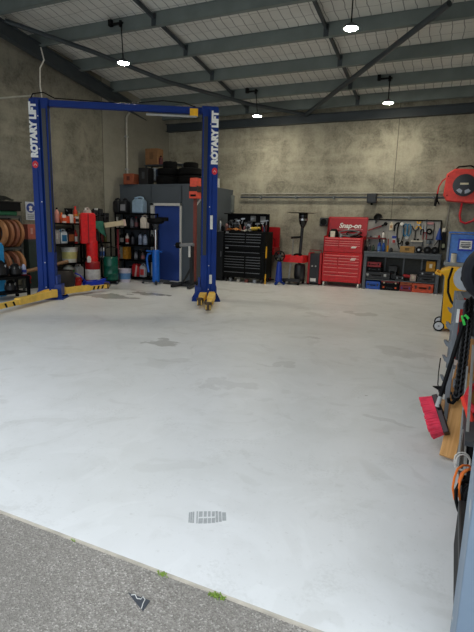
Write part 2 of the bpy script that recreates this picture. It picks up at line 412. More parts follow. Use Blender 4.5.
# ------------------------------------------------------------------ two-post lift
LP1, LP2 = Vector((-7.545, 7.33, 0)), Vector((-4.75, 8.93, 0))
lu = (LP2-LP1).normalized(); span = (LP2-LP1).length; rzl = math.atan2(lu.y, lu.x)
lift = thing('two_post_lift', 'blue two-post car lift with white lettering and yellow swing arms', 'car lift', LP1, rzl)
HL = 3.86
def column(x, s):
    """s=+1: channel opens towards +x.  local: +x along the beam, -y towards the door"""
    b = MB()
    prof = [(-.20, -.17), (-.20, .17), (.10, .17), (.16, .12), (.16, .10), (.09, .145), (-.17, .145), (-.17, -.145), (-.03, -.145), (-.01, -.085), (.16, -.065), (.175, -.085), (.175, -.105), (.03, -.115), (.005, -.17), (-.06, -.17), (-.07, -.158), (-.08, -.17)]
    P = [((p[0]*.84-.032)*s, p[1]) for p in prof]
    b.prism(P, (x, 0, .02), (1, 0, 0), (0, 1, 0), HL-.02)
    c = b.build('column', LBLUE, lift, .003)
    # base plate and gussets
    b = MB(); b.b2(x-.30, x+.30, -.24, .24, 0, .02)
    for yy in (-.185, .185): b.prism([(-.30, .01), (.30, .01), (.19, .22), (-.19, .22)], (x, yy-.006, 0), (1, 0, 0), (0, 0, 1), -.012)
    for xx in (-.21*s,): b.prism([(-.23, .01), (.23, .01), (.14, .30), (-.14, .30)], (x+xx, 0, 0), (0, 1, 0), (0, 0, 1), .012)
    b.build('base_plate', LBLUE, lift, .002)
    # carriage with lifting block
    b = MB(); b.b2(x+s*-.1, x+s*.12, -.09, .09, .30, .95); b.b2(x+s*.10, x+s*.24, -.13, .13, .07, .30); b.b2(x+s*.13, x+s*.17, -.12, .12, .3, .48)
    b.build('carriage', pm('12357F', .4), lift, .004)
    b = MB(); b.b2(x+s*.012, x+s*.085, -.128, -.10, .96, HL-.16); b.tube([(x+s*.11, -.03, .95), (x+s*.11, -.03, HL-.1)], .02); b.tube([(x+s*.06, .06, .95), (x+s*.06, .06, HL-.1)], .012)
    h = b.build('cable_and_cylinder', pm('22262C', .4), lift)
    # bolts on the flange
    for z in (.25, .75, 1.95, 2.95, 3.55):
        b = MB(); b.cyl((x-s*.045, -.15, z), (x-s*.045, -.178, z), .012, seg=8); b.build('bolt', pm('C9CBCC', .35, .4), c)
    # lettering strip, reads upwards
    b = MB(); b.b2(x-s*.195, x-s*.075, -.1725, -.170, 2.56, 3.80); b.build('lettering_strip', LBLUE, c)
    fx = x-s*.135
    t = lettering('lettering', 'ROTARY LIFT', .168, pm('F1F1EE', .5, var=.02), c, frame((fx, -.174, 3.29), (0, 0, 1), (-1, 0, 0)), .012, .001)
    b = MB(); b.lathe([(0, 0), (.055, 0), (.055, .002), (0, .002)], (fx, -.174, 2.655), 20, (0, -1, 0))
    for v in b.bm.verts: v.co.z = 2.655+(v.co.z-2.655)*1.25
    b.build('emblem', pm('D8202C', .5), c)
    b = MB(); b.tube([(fx-.025, -.1765, 2.635), (fx, -.1765, 2.67), (fx+.025, -.1765, 2.635)], .005, 5); b.build('emblem_mark', WHITE, c)
    return c
c1 = column(0, 1); c2 = column(span, -1)
for z0_, z1_ in ((1.50, 1.78), (.37, .56)):
    b = MB(); b.b2(span+.06, span+.115, -.178, -.171, z0_, z1_); o = b.build('decal', pm('D7D9D6', .5), c2); o['label'] = 'small white warning decal'
b = MB(); b.b2(.04, span-.04, -.05, .05, HL-.10, HL+.02); b.b2(-.19, .13, -.10, .10, HL-.1, HL+.04); b.b2(span-.13, span+.19, -.10, .10, HL-.1, HL+.04)
b.build('overhead_beam', LBLUE, lift, .004)
b = MB(); b.cyl((span*.62, -.10, HL-.17), (span*.93, -.10, HL-.17), .022); o = b.build('shutoff_bar', LGREY, lift); o['label'] = 'pale grey shut-off bar under the beam'
b = MB(); b.b2(span*.885, span*.935, -.12, -.05, HL-.16, HL-.02); o = b.build('limit_switch', YEL, lift, .004); o['label'] = 'yellow limit switch'
b = MB(); b.tube([(-.20, -.1, HL-.45), (-.22, -.1, HL-.05), (-.14, -.1, HL+.10), (.05, -.08, HL+.14), (.25, -.05, HL+.05), (span*.5, 0, HL+.03), (span*.72, 0, HL+.12), (span*.85, 0, HL+.1), (span*.92, 0, HL+.03)], .012, 6); b.build('hydraulic_hose', BLACK, lift)
def arm(x, y, ang, L, label):
    """telescoping yellow swing arm, low over the floor"""
    d = Vector((math.cos(ang), math.sin(ang), 0)); n = Vector((-d.y, d.x, 0)); p = Vector((x, y, .12))
    b = MB(); b.cyl(p-Vector((0, 0, .07)), p+Vector((0, 0, .09)), .06)
    P = [(0, -.075), (L*.55, -.06), (L*.55, .06), (0, .075)]
    b.prism(P, p+Vector((0, 0, -.05)), d, n, .12)
    b.bar(p+d*L*.5, p+d*L, .085, .085)
    b.mark(0)
    for sg in (-1, 1):
        for k_ in range(3):
            f = .60+.10*k_; e = p+d*L*f+n*sg*.0435
            b.prism([(0, -.04), (.05, -.04), (.09, .04), (.04, .04)], e+n*sg*.001, d, (0, 0, 1), -.002*sg)
    b.mark(1)
    a = b.build('swing_arm', [ARMY, BLACK], lift, 0); a['label'] = label
    q = p+d*(L-.04)
    b = MB(); b.cyl(q+Vector((0, 0, -.06)), q+Vector((0, 0, .05)), .05); b.cyl(q+Vector((0, 0, .05)), q+Vector((0, 0, .085)), .065, .06); b.build('lifting_pad', pm('4A3A2C', .8), a)
    return a
aw = lambda v: math.atan2(v.y, v.x)-rzl
arm(.12, -.20, aw(Vector((.40, -1.85, 0))), 2.1, 'long yellow arm reaching to the left picture edge')
arm(.20, .16, aw(Vector((.16, 1.15, 0))), 1.25, 'yellow arm pointing towards the shelves')
arm(span+.12, -.26, aw(Vector((.50, -1.1, 0))), 1.38, 'yellow arm of the right post nearest the door')
arm(span-.05, -.12, aw(Vector((.33, -.75, 0))), 1.0, 'shorter yellow arm of the right post')
b = MB(); b.prism([(0, 0), (.95, 0), (.95, .015), (.12, .16), (0, .16)], (.05, -.3, .07), (math.cos(aw(Vector((.1, -1, 0)))), math.sin(aw(Vector((.1, -1, 0)))), 0), (0, 0, 1), .02); b.build('arm_guard', ARMY, lift)

# ------------------------------------------------------------------ reusable small things (built at the origin, front towards -y)
def bottle(label, loc, h=.25, r=.04, body=WHITE, cap=BLACK, band=None, rz=0., group=None, cat='bottle', name='bottle'):
    t = thing(name, label, cat, loc, rz, group)
    b = MB(); b.lathe([(0, 0), (r*.92, 0), (r, .01), (r, h*.62), (r*.85, h*.74), (r*.38, h*.84), (r*.36, h*.90), (0, h*.90)]); b.build('body', body, t)
    b = MB(); b.lathe([(0, h*.88), (r*.42, h*.88), (r*.42, h), (0, h)], seg=14); b.build('cap', cap, t)
    if band is not None:
        b = MB(); b.lathe([(r*1.0, h*.15), (r*1.02, h*.15), (r*1.02, h*.52), (r*1.0, h*.52)], seg=20); b.build('paper_label', band, t)
    return t
def spray(label, loc, h=.28, r=.038, body=RED, head=WHITE, band=None, rz=0., group=None):
    t = thing('spray_bottle', label, 'spray bottle', loc, rz, group)
    b = MB(); b.lathe([(0, 0), (r*.95, 0), (r, .01), (r, h*.45), (r*.7, h*.6), (r*.35, h*.72), (r*.33, h*.78), (0, h*.78)]); b.build('body', body, t)
    b = MB(); b.cyl((0, 0, h*.76), (0, 0, h*.86), r*.42); b.box((0, -r*.35, h*.93), (r*.6, r*2.2, h*.13)); b.bar((0, -r*.8, h*.88), (0, -r*1.0, h*.72), r*.3, r*.25); b.build('trigger', head, t)
    if band is not None:
        b = MB(); b.lathe([(r, h*.08), (r*1.03, h*.08), (r*1.03, h*.4), (r, h*.4)]); b.build('paper_label', band, t)
    return t
def jug(label, loc, w=.22, d=.16, h=.30, body=WHITE, cap=BLACK, band=None, rz=0., group=None, name='jerrycan'):
    t = thing(name, label, 'jerrycan', loc, rz, group)
    b = MB(); b.prism([(-w/2, 0), (w/2, 0), (w/2, h*.72), (w*.36, h*.86), (-w*.30, h*.86), (-w/2, h*.74)], (0, d/2, 0), (1, 0, 0), (0, 0, 1), d)
    b.build('body', body, t, min(w, d)*.12)
    b = MB(); b.tube([(-w*.22, 0, h*.84), (-w*.18, 0, h*.96), (w*.10, 0, h*.99), (w*.32, 0, h*.94), (w*.36, 0, h*.80)], d*.13, 8); b.build('handle', body, t)
    b = MB(); b.cyl((-w*.30, 0, h*.80), (-w*.32, 0, h*.98), w*.12); b.build('cap', cap, t)
    if band is not None:
        b = MB(); b.b2(-w*.36, w*.36, -d/2-.004, -d/2, h*.16, h*.60); b.build('paper_label', band, t)
    return t
def can(label, loc, h=.14, r=.05, body=ORANGE, lid=LGREY, band=None, rz=0., group=None):
    t = thing('can', label, 'can', loc, rz, group)
    b = MB(); b.lathe([(0, 0), (r, 0), (r, h*.93), (r*.9, h*.96), (0, h*.96)]); b.build('body', body, t)
    b = MB(); b.lathe([(0, h*.95), (r*.82, h*.95), (r*.8, h), (r*.3, h*1.02), (0, h*1.02)]); b.build('lid', lid, t)
    if band is not None:
        b = MB(); b.lathe([(r, h*.2), (r*1.02, h*.2), (r*1.02, h*.62), (r, h*.62)]); b.build('paper_label', band, t)
    return t
def carton(label, loc, w, d, h, body=TAN, tape=None, rz=0., cat='box', name='carton', group=None):
    t = thing(name, label, cat, loc, rz, group)
    b = MB(); b.b2(-w/2, w/2, -d/2, d/2, 0, h); b.build('body', body, t, min(w, d, h)*.04)
    b = MB(); b.b2(-w*.5, w*.5, -.02, .02, h-.001, h+.002); b.build('tape', tape or CREAM, t)
    b = MB(); b.b2(-w*.15, w*.15, -d/2-.002, -d/2+.001, h*.35, h*.75); b.build('paper_label', tape or CREAM, t)
    return t
def case(label, loc, w, d, h, body=BLACK, latch=LGREY, lid=None, rz=0., group=None):
    t = thing('tool_case', label, 'tool case', loc, rz, group)
    b = MB(); b.b2(-w/2, w/2, -d/2, d/2, 0, h*.58); b.build('base', body, t, h*.07)
    b = MB(); b.b2(-w/2, w/2, -d/2, d/2, h*.60, h); b.b2(-w*.42, w*.42, -d*.4, d*.4, h, h*1.03); b.build('lid', lid or body, t, h*.07)
    b = MB(); b.tube([(-w*.16, -d/2, h*.5), (-w*.15, -d/2-.035, h*.52), (w*.15, -d/2-.035, h*.52), (w*.16, -d/2, h*.5)], h*.06, 6); b.build('handle', DGREY if body is BLACK else BLACK, t)
    for x in (-w*.32, w*.32):
        b = MB(); b.b2(x-w*.045, x+w*.045, -d/2-.012, -d/2, h*.42, h*.76); b.build('latch', latch, t)
    return t
def tub(label, loc, r=.15, h=.25, body=WHITE, lid=None, band=None, rz=0., cat='bucket', group=None):
    t = thing('bucket', label, cat, loc, rz, group)
    b = MB(); b.lathe([(0, 0), (r*.85, 0), (r, h), (r*1.05, h), (r*1.05, h*.95), (r*.99, h*.94), (r*.97, h*.98), (0, h*.97 if lid else h*.3)], seg=24); b.build('body', body, t)
    if lid:
        b = MB(); b.lathe([(0, h*1.0), (r*1.03, h), (r*1.05, h*1.04), (r*.9, h*1.06), (0, h*1.05)], seg=24); b.build('lid', lid, t)
    b = MB(); b.tube([(r*1.03*math.cos(a), -r*.35*math.sin(a)-.3*r, h*.9-r*.55*math.sin(a)) for a in [i*PI/8 for i in range(9)]], .005, 5); b.build('handle', LGREY, t)
    if band is not None:
        b = MB(); b.lathe([(r*.90, h*.25), (r*.905, h*.25), (r*.97, h*.7), (r*.965, h*.7)], seg=24); b.build('paper_label', band, t)
    return t
def tyre(label, loc, R=.33, w=.22, group=None, rot=None):
    t = thing('tyre', label, 'tyre', loc, 0, group)
    if rot: t.rotation_euler = rot
    b = MB(); b.lathe([(R*.62, .02), (R*.80, 0), (R*.93, .012), (R, .04), (R, w*.30), (R*.975, w*.32), (R*.975, w*.36), (R, w*.38), (R, w*.62), (R*.975, w*.64), (R*.975, w*.68), (R, w*.70), (R, w-.04), (R*.93, w-.012), (R*.80, w), (R*.62, w-.02), (R*.60, w*.5)], seg=36, closed=True); b.build('tread_and_sidewall', RUB, t)
    b = MB(); b.lathe([(R*.60, .035), (R*.625, .02), (R*.625, .035), (R*.615, .05)], seg=36, closed=True); b.build('bead', pm('2B2C2E', .6), t)
    return t

# ------------------------------------------------------------------ back wall fittings
t = thing('wall_pipe', 'long grey compressed-air pipe running along the back wall', 'pipe', (0, YB-.09, 2.434))
b = MB(); b.cyl((-6.05, 0, 0), (.9, 0, 0), .027); b.build('pipe', pm('4D555E', .4, .3), t)
for i, x in enumerate((-5.4, -4.3, -3.2, -1.2, -.6)):
    b = MB(); b.b2(x-.02, x+.02, -.035, .09, -.045, .045); b.build('pipe_clip', GREY, t)
tag(MB().tube([(-6.05, YB-.03, 2.545), (-2.6, YB-.03, 2.55), (.9, YB-.03, 2.55)], .011, 6).build('electrical_conduit', pm('B9B6AC', .5)), 'thin pale conduit along the back wall just above the air pipe', 'conduit')
t = thing('junction_box', 'black square box on the air pipe above the red tool chest', 'junction box', (-2.14, YB-.14, 2.28))  # junction box carried by the air pipe, not a power socket
b = MB(); b.b2(-.125, .125, -.09, .09, 0, .25); b.build('body', pm('22252A', .45), t, .012)
b = MB(); b.b2(-.10, .10, -.10, -.088, .03, .22); b.build('cover', pm('2B2E33', .45), t, .004)
b = MB(); b.cyl((0, 0, .0), (0, 0, -.05), .03); b.build('gland', BLACK, t)
t = thing('wall_conduit', 'pale vertical conduit on the left wall above the office box', 'conduit', (LX(11.65)+.05, 11.65, 0))
b = MB(); b.tube([(0, .0, 2.67), (0, 0, 4.50), (.02, .03, 4.58), (.03, .10, 4.66)], .028, 8); b.build('pipe', pm('B7B5AC', .5), t)
for z in (3.1, 4.0):
    b = MB(); b.b2(-.05, .035, -.045, .045, z-.02, z+.02); b.build('pipe_clip', LGREY, t)
b = MB(); b.cyl((0, .02, 2.69), (.6, -.02, 2.69), .022); b.build('floor_run', pm('B7B5AC', .5), t)
pA = LP1+Vector((-.05, .05, HL+.04)); q = at(42, 52, L=.5)
tag(MB().tube([pA, at(40, 85, Y=7.4), at(40, 68, Y=7.45), at(44, 60, Y=7.5), at(41, 53, Y=7.5)+Vector((0, 0, .10))], .013, 6).build('power_cable', pm('C9C6BC', .5)), 'white cable rising from the left lift post to the roof', 'cable')
tag(MB().tube([at(-14, 100, Y=6.6), at(0, 98.3, Y=6.75), at(14, 97, Y=7.0), at(34, 95.5, Y=7.3)], .016, 6).build('air_line', pm('A8A699', .5)), 'pale air line running left from the top of the lift', 'hose')

# hose reel
P = at(462, 186.5, Y=13.38)
t = thing('hose_reel', 'red retractable hose reel on the back wall with black round centre', 'hose reel', P)
prof = [(-.32, -.36), (.33, -.42), (.43, -.30), (.43, .30), (.33, .40), (-.20, .42), (-.38, .30), (-.41, -.22)]
b = MB(); b.prism(prof, (0, .11, 0), (1, 0, 0), (0, 0, 1), .22); b.build('housing', pm('E2453F', .45), t, .03)
b = MB(); b.lathe([(0, 0), (.235, 0), (.265, .02), (.265, .05), (.23, .06), (.0, .06)], (.05, -.10, .02), 30, (0, -1, 0)); b.build('hub', pm('2E333C', .4), t)
for k0, k1 in ((3.75, 4.45), (4.85, 5.55)):
    b = MB(); P_ = [(.21*math.cos(a), .21*math.sin(a)) for a in (k0, (k0+k1)/2, k1)]+[(.13*math.cos(a), .13*math.sin(a)) for a in (k1, k0)]
    b.prism(P_, (.05, -.161, .02), (1, 0, 0), (0, 0, 1), .006); o = b.build('slot', pm('A9B2C4', .4), t); o['label'] = 'pale curved window in the hub'
b = MB(); b.b2(-.05, .14, -.172, -.160, .03, .075); o = b.build('nameplate', pm('D9D2B8', .5), t); o['label'] = 'pale nameplate on the hub'
b = MB(); b.tube([(-.2, 0, .40), (-.12, 0, .47), (.15, 0, .49), (.3, 0, .42)], .02, 7); b.build('carry_handle', BLACK, t)
for x, z in ((-.33, .24), (-.32, -.22), (.36, .28), (.36, -.26)):
    b = MB(); b.cyl((x, -.10, z), (x, -.12, z), .014, seg=8); b.build('screw', BLACK, t)
b = MB(); b.b2(-.2, .2, .10, .235, -.10, .10); b.build('wall_bracket', DGREY, t)
b = MB(); b.tube([(-.36, -.02, .22), (-.46, -.02, .14), (-.53, -.02, 0), (-.55, -.02, -.20)], .018, 7); b.build('lead_hose', RED, t)
b = MB(); b.cyl((-.55, -.02, -.18), (-.55, -.02, -.28), .022); b.cyl((-.55, -.02, -.28), (-.58, -.02, -.48), .035, .03); b.bar((-.53, -.02, -.34), (-.48, -.02, -.44), .02, .03); b.build('air_nozzle', BLACK, t)
b = MB(); b.tube([(.04, 0, -.40), (.02, 0, -.7), (.06, 0, -.85), (.17, 0, -.90), (.34, 0, -.83), (.46, 0, -.6)], .028, 8); b.build('main_hose', pm('D62430', .4), t)
tag(MB().tube([at(449.5, 205, Y=13.6), at(447, 222, Y=13.6), at(446, 232, Y=13.6)], .008, 5).build('hanging_wire', pm('B5B2A6', .5)), 'thin pale wire hanging below the red hose reel', 'wire')
tag(MB().b2(-.07, .07, -.06, .05, -.16, .16).build('switch_box', pm('C4C6C4', .5), None, .01, at(217, 184, Y=13.3)), 'pale electrical box behind the right lift post', 'switch box')

# ------------------------------------------------------------------ red tool chest
def drawers(root, colx, rows, y, mat, hm, hw=.9, gap=.008):
    """colx: list of (x0,x1); rows: list of (z0,z1, columns used)"""
    for z0_, z1_, cols in rows:
        for x0, x1 in cols:
            b = MB(); b.b2(x0+gap, x1-gap, y-.018, y+.02, z0_+gap*.6, z1_-gap*.6); d = b.build('drawer', mat, root, .004)
            b = MB(); w_ = (x1-x0)*hw/2; xc = (x0+x1)/2; b.b2(xc-w_, xc+w_, y-.030, y-.016, z1_-.026, z1_-.012); b.build('handle', hm, d)
def caster(root, x, y, h, mat=WHITE, fork=BLACK):
    b = MB(); b.b2(x-.03, x+.03, y-.03, y+.03, h*.75, h+.01); b.b2(x-.032, x-.024, y-.03, y+.03, h*.35, h*.8); b.b2(x+.024, x+.032, y-.03, y+.03, h*.35, h*.8); c = b.build('caster', fork, root)
    b = MB(); b.cyl((x-.022, y, h*.48), (x+.022, y, h*.48), h*.48); w_ = b.build('wheel', mat, c)
RW, RD = 1.07, .50
t = thing('tool_chest', 'tall red roller tool chest with many drawers and raised red lid', 'tool chest', (-2.74, 13.01, 0))
b = MB(); b.b2(-RW/2, RW/2, 0, RD, .13, .90); b.b2(-RW/2, RW/2, 0, RD, .905, .94); b.build('roller_cabinet', RED, t, .008)
b = MB(); b.b2(-RW/2, RW/2, 0, .02, .945, 1.345); b.b2(-RW/2, -RW/2+.02, 0, RD, .945, 1.38); b.b2(RW/2-.02, RW/2, 0, RD, .945, 1.38); b.b2(-RW/2, RW/2, RD-.02, RD, .945, 1.38); b.b2(-RW/2, RW/2, 0, RD, .945, .96); b.b2(-RW/2, RW/2, 0, RD, 1.26, 1.275); b.build('top_chest', RED, t, .006)
xm = -RW/2+.40*RW
LC, RC = (-RW/2+.03, xm), (xm, RW/2-.06)
hm = pm('EE8A84', .3, .2)
drawers(t, None, [(1.265, 1.335, (LC, RC)), (1.205, 1.265, (LC, RC)), (1.145, 1.205, (LC, RC)), (1.04, 1.145, (LC, RC)), (.80, .875, ((LC[0], RC[1]),)),
                  (.72, .80, (LC, RC)), (.64, .72, (LC, RC)), (.54, .64, (LC, RC)), (.42, .54, (LC, RC)), (.33, .42, (LC, RC)), (.16, .33, ((LC[0], RC[1]),))], 0, pm('CC0E17', .36), hm, .94)
for z in (1.10, .775):
    b = MB(); b.prism([(0, 0), (.13, .0), (.17, .06), (.04, .06)], (.22, -.022, z-.03), (1, 0, 0), (0, 0, 1), .004); b.build('emblem', pm('E9E6DE', .4), t)
for x in (-RW/2+.06, RW/2-.06):
    for y in (.06, RD-.06): caster(t, x, y, .13)
b = MB(); b.prism([(-RW/2, 0), (RW/2, 0), (RW/2, .52), (-RW/2, .52)], (0, RD-.01, 1.385), (1, 0, 0), (0, .10, .995), .03)
b.prism([(0, 0), (.15, 0), (.05, .50), (0, .52)], (-RW/2, RD-.01, 1.385), (0, -1, 0), (0, .1, .995), .012); 
lid = b.build('lid', pm('A90F17', .35), t, .005)
b = MB(); b.b2(-RW/2+.06, RW/2-.02, RD+.005, RD+.02, 1.865, 1.885); b.build('lid_edge', pm('D8463F', .35), lid)
lettering('lettering', 'Snap-on', .185, pm('F3F0EA', .45, var=.02), lid, frame((.06, RD-.033+.010, 1.66), (1, 0, 0), (0, .10, .995)), .006, .002, .25)
b = MB(); b.b2(-.30, .42, RD-.034, RD-.012, 1.56, 1.572); b.build('lettering_underline', pm('E0A29E', .4), lid)
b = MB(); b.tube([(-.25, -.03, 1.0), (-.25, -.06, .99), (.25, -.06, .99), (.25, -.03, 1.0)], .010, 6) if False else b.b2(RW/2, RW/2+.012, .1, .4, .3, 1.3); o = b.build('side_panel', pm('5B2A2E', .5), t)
# things lying in the open top of the red chest
TZ = 1.276
t = thing('welding_helmet', 'black welding helmet with white lens resting on the red chest top', 'helmet', (-3.06, 13.22, TZ))
b = MB(); b.lathe([(0, .30), (.08, .28), (.13, .2), (.14, .08), (.12, 0), (0, 0)], seg=20); b.build('shell', BLACK, t)
b = MB(); b.b2(-.06, .07, -.150, -.12, .05, .23); b.build('lens', pm('E3DDC9', .4), t, .01)
rr = random.Random(3)
for lab, x, R, z, m in (('black coiled hose heaped on top of the red chest', -2.52, .19, .08, BLACK), ('grey coiled lead looped over the black hose on the red chest', -2.66, .26, .10, GREY)):
    t_ = MB(); pts = [(R*(1+.15*math.sin(3*a))*math.cos(a), .16*math.sin(a), z+.06+.05*math.sin(a*.5+1)+.05*math.sin(a)) for a in [i*.35 for i in range(46)]]
    t_.tube(pts, .018, 6); o = t_.build('hose_coil', m, None, 0, (x, 13.27, TZ)); tag(o, lab, 'hose')
tag(MB().lathe([(0, 0), (.05, 0), (.055, .12), (.03, .16), (0, .16)]).build('chrome_cup', STEEL, None, 0, (-2.84, 13.15, TZ)), 'small metal cup between the helmet and hoses on the red chest', 'cup')
P = at(324.5, 222, Y=13.5)
t = thing('wall_speaker', 'dark grey rounded box on the wall left of the raised red lid', 'speaker', P)
b = MB(); b.b2(-.12, .11, -.09, .13, -.12, .12); b.build('body', pm('3A3D40', .6), t, .03)
b = MB(); b.lathe([(0, 0), (.08, 0), (.09, .015), (0, .02)], (0, -.09, 0), 20, (0, -1, 0)); b.build('grille', BLACK, t)

# ------------------------------------------------------------------ black tool chest
BW, BD, BY = 1.27, .62, 12.30
t = thing('tool_chest', 'large black roller tool chest with raised black lid crowded with gear', 'tool chest', (-5.365, BY, 0))
BM = pm('050607', .5, spec=.15)
b = MB(); b.b2(-BW/2, BW/2, 0, BD, .13, .88); b.build('roller_cabinet', BM, t, .008)
b = MB(); b.b2(-BW/2, BW/2, 0, BD, .885, 1.43); b.build('top_chest', BM, t, .008)
L1, R1 = (-BW/2+.03, .06), (.06, BW/2-.10); FUL = ((-BW/2+.03, BW/2-.10),)
hb = pm('7E8185', .35, .5)
drawers(t, None, [(1.30, 1.375, (L1, R1)), (1.225, 1.30, (L1, R1)), (1.15, 1.225, (L1, R1)), (1.06, 1.15, (L1, R1)), (.92, 1.05, FUL), (.74, .87, FUL),
                  (.665, .74, (L1, R1)), (.59, .665, (L1, R1)), (.515, .59, (L1, R1)), (.44, .515, (L1, R1)), (.30, .44, (L1, R1)), (.15, .30, (L1, R1))], 0, BM, hb, .92)
for z in (1.395, .955):
    b = MB(); b.b2(-BW/2+.08, -BW/2+.17, -.024, -.016, z-.015, z+.018); b.build('badge', pm('C8CACC', .3, .6), t)
for x in (-BW/2+.08, BW/2-.08):
    for y in (.08, BD-.08): caster(t, x, y, .13, pm('3A3B3D', .6))
b = MB(); b.b2(-BW/2-.17, BW/2-.12, BD-.03, BD, 1.43, 1.93); b.b2(-BW/2-.17, BW/2-.12, BD-.26, BD-.03, 1.905, 1.93); lid = b.build('lid', BLACK, t, .004)
for x0, x1, z0_, z1_ in ((-.06, .10, 1.72, 1.87), (.24, .40, 1.70, 1.86)):
    b = MB(); b.b2(x0, x1, BD-.036, BD-.03, z0_, z1_); o = b.build('note', pm('A6A7A4', .7), lid); o['label'] = 'grey paper note stuck inside the lid'
t = thing('side_locker', 'narrow black locker standing on the left of the black tool chest', 'locker', (-6.17, 12.32, 0))
b = MB(); b.b2(-.155, .155, 0, .55, .06, 1.40); b.b2(-.14, .14, .03, .52, 0, .07); b.build('body', pm('101216', .4), t, .008)
b = MB(); b.b2(-.14, .14, -.014, 0, .09, 1.37); d = b.build('door', pm('14161A', .4), t, .004)
b = MB(); b.b2(.09, .11, -.03, -.012, .7, .85); b.build('handle', hb, d)
b = MB(); b.b2(-.155, .155, 0, .55, 1.40, 1.415); b.build('top', pm('5A5D60', .4), t)
# clutter on the black chest
Z0 = 1.432
tag(MB().grid(lambda u, v: (-.22+.44*u, .10*(v-.5)*1.2, .05+.035*math.sin(u*7)*math.cos(v*5)+.03*(1-abs(2*u-1))), 12, 6, .02).build('rag', pm('C68A4C', .9, var=.3, scale=9), None, 0, (-5.72, BY+.10, Z0-.01)), 'tan orange rag bunched on the front of the black chest top', 'rag')
tag(MB().grid(lambda u, v: (-.15+.30*u, .10*(v-.5), .04+.03*math.sin(u*8+1)*math.cos(v*4)), 10, 5, .015).build('rag', pm('C9C8C0', .9, var=.2), None, 0, (-5.36, BY+.10, Z0-.01)), 'pale grey rag beside the tan rag on the black chest', 'rag')
t = thing('air_drill', 'yellow handled air tool lying on the black chest top', 'power tool', (-5.05, BY+.15, Z0+.022))
b = MB(); b.cyl((-.16, 0, .05), (.10, .02, .07), .05, .042); b.build('barrel', pm('C8A73A', .5), t)
b = MB(); b.bar((.05, 0, .06), (.12, -.06, .012), .045, .05); b.build('grip', BLACK, t)
b = MB(); b.cyl((-.24, 0, .045), (-.16, 0, .05), .022); b.build('chuck', STEEL, t)
toolspec = [(-5.92, .22, .26, .06, 'chrome ratchet standing in the clutter at the left of the black chest', STEEL), (-5.78, .30, .34, .05, 'tall dark air hammer among the clutter on the black chest', DGREY),
            (-5.62, .36, .30, .07, 'brown handled mallet among the clutter on the black chest', pm('6B4A33', .7)), (-5.50, .30, .24, .06, 'pink handled tool behind the tan rag on the black chest', pm('A86A6C', .6)),
            (-5.30, .34, .28, .07, 'steel grease gun leaning on the inside of the black lid', STEEL), (-5.12, .38, .22, .08, 'black cordless drill at the middle of the black chest top', BLACK),
            (-4.95, .36, .30, .05, 'red handled screwdriver upright on the black chest', DRED), (-4.84, .22, .24, .05, 'navy blue bottle-shaped tool at the right of the black chest top', pm('2B3D5C', .5))]
toolspec += [(-5.68, .44, .36, .07, 'tall black flask against the inside of the lid on the black chest', BLACK), (-5.36, .46, .36, .06, 'tall brown handled tool against the middle of the black lid', pm('5A4334', .7)),
             (-5.22, .20, .18, .06, 'short white handled tool at the front of the black chest top', WHITE), (-4.90, .46, .32, .06, 'tall maroon handled tool at the right end of the black lid', pm('5C2328', .6)), (-5.86, .40, .30, .07, 'squat black driver at the left end of the black lid', BLACK)]
for x, dy, h_, w_, lab, m in toolspec:
    t = thing('hand_tool', lab, 'hand tool', (x, BY+dy, Z0+.012), rr.uniform(-.5, .5), None)
    tl = rr.uniform(-.10, .10)
    b = MB(); b.cyl((0, 0, 0), (tl*.5, 0, h_*.55), w_*.5, w_*.42, 12); b.build('grip', m, t)
    b = MB(); b.cyl((tl*.5, 0, h_*.53), (tl, 0, h_*.9), w_*.22, w_*.2, 10); b.bar((tl-w_*.8, 0, h_*.92), (tl+w_*.8, 0, h_*.95), w_*.6, w_*.55); b.build('head', STEEL if m is not STEEL else DGREY, t)
for i, (x, lab) in enumerate(((-5.85, 'silver socket tray standing against the lid at left on the black chest'), (-5.45, 'silver socket tray standing against the lid near the middle of the black chest'))):
    t = thing('socket_tray', lab, 'socket tray', (x, BY+.50, Z0), 0, 'socket trays on the black chest')
    b = MB(); b.b2(-.12, .12, -.02, .02, 0, .26); b.build('rail', DGREY, t)
    for a in range(4):
        for c in range(3):
            b = MB(); b.cyl((-.09+a*.06, -.015, .05+c*.08), (-.09+a*.06, -.065, .05+c*.08), .020, seg=10); b.build('socket', STEEL, t)
for i, (x, y, h_, m, lab) in enumerate(((-6.21, .20, .34, STEEL, 'steel thermos on the black side locker'), (-6.08, .34, .26, pm('7C5A58', .6), 'dusty pink bottle behind the thermos on the black side locker'), (-6.10, .14, .18, BLACK, 'short black canister at the front of the black side locker'))):
    bottle(lab, (x, 12.32+y, 1.416), h_, .05, m, DGREY)
for i, (x, h_, m, lab) in enumerate(((-5.80, .10, pm('8C8F92', .5, .5), 'small grey tin under the black tool chest at its left'), (-5.55, .09, pm('C9C4B8', .6), 'small white tin under the black tool chest'), (-5.30, .09, pm('8A4A40', .6), 'small rusty tin under the black tool chest'), (-5.05, .10, pm('A7AEB4', .5), 'small pale tin under the black tool chest near its right wheel'))):
    can(lab, (x, BY+.12, 0), h_, .055, m, LGREY)
t = thing('spirit_level', 'yellow spirit level upright against the side of the black chest', 'spirit level', (-4.695, BY+.04, 0))
b = MB(); b.b2(-.012, .012, -.022, .022, 0, 1.15); b.build('beam', YEL, t)
for z0_, z1_ in ((.28, .72), (1.04, 1.15)):
    b = MB(); b.b2(-.014, .014, -.024, .024, z0_, z1_); b.build('grip', BLACK, t)
tag(MB().b2(-.10, .10, -.05, .05, -.26, .26).build('fuse_box', pm('6E7472', .5), None, .012, at(231, 204, Y=13.55)), 'flat grey fuse box on the back wall above the black chest', 'fuse box')

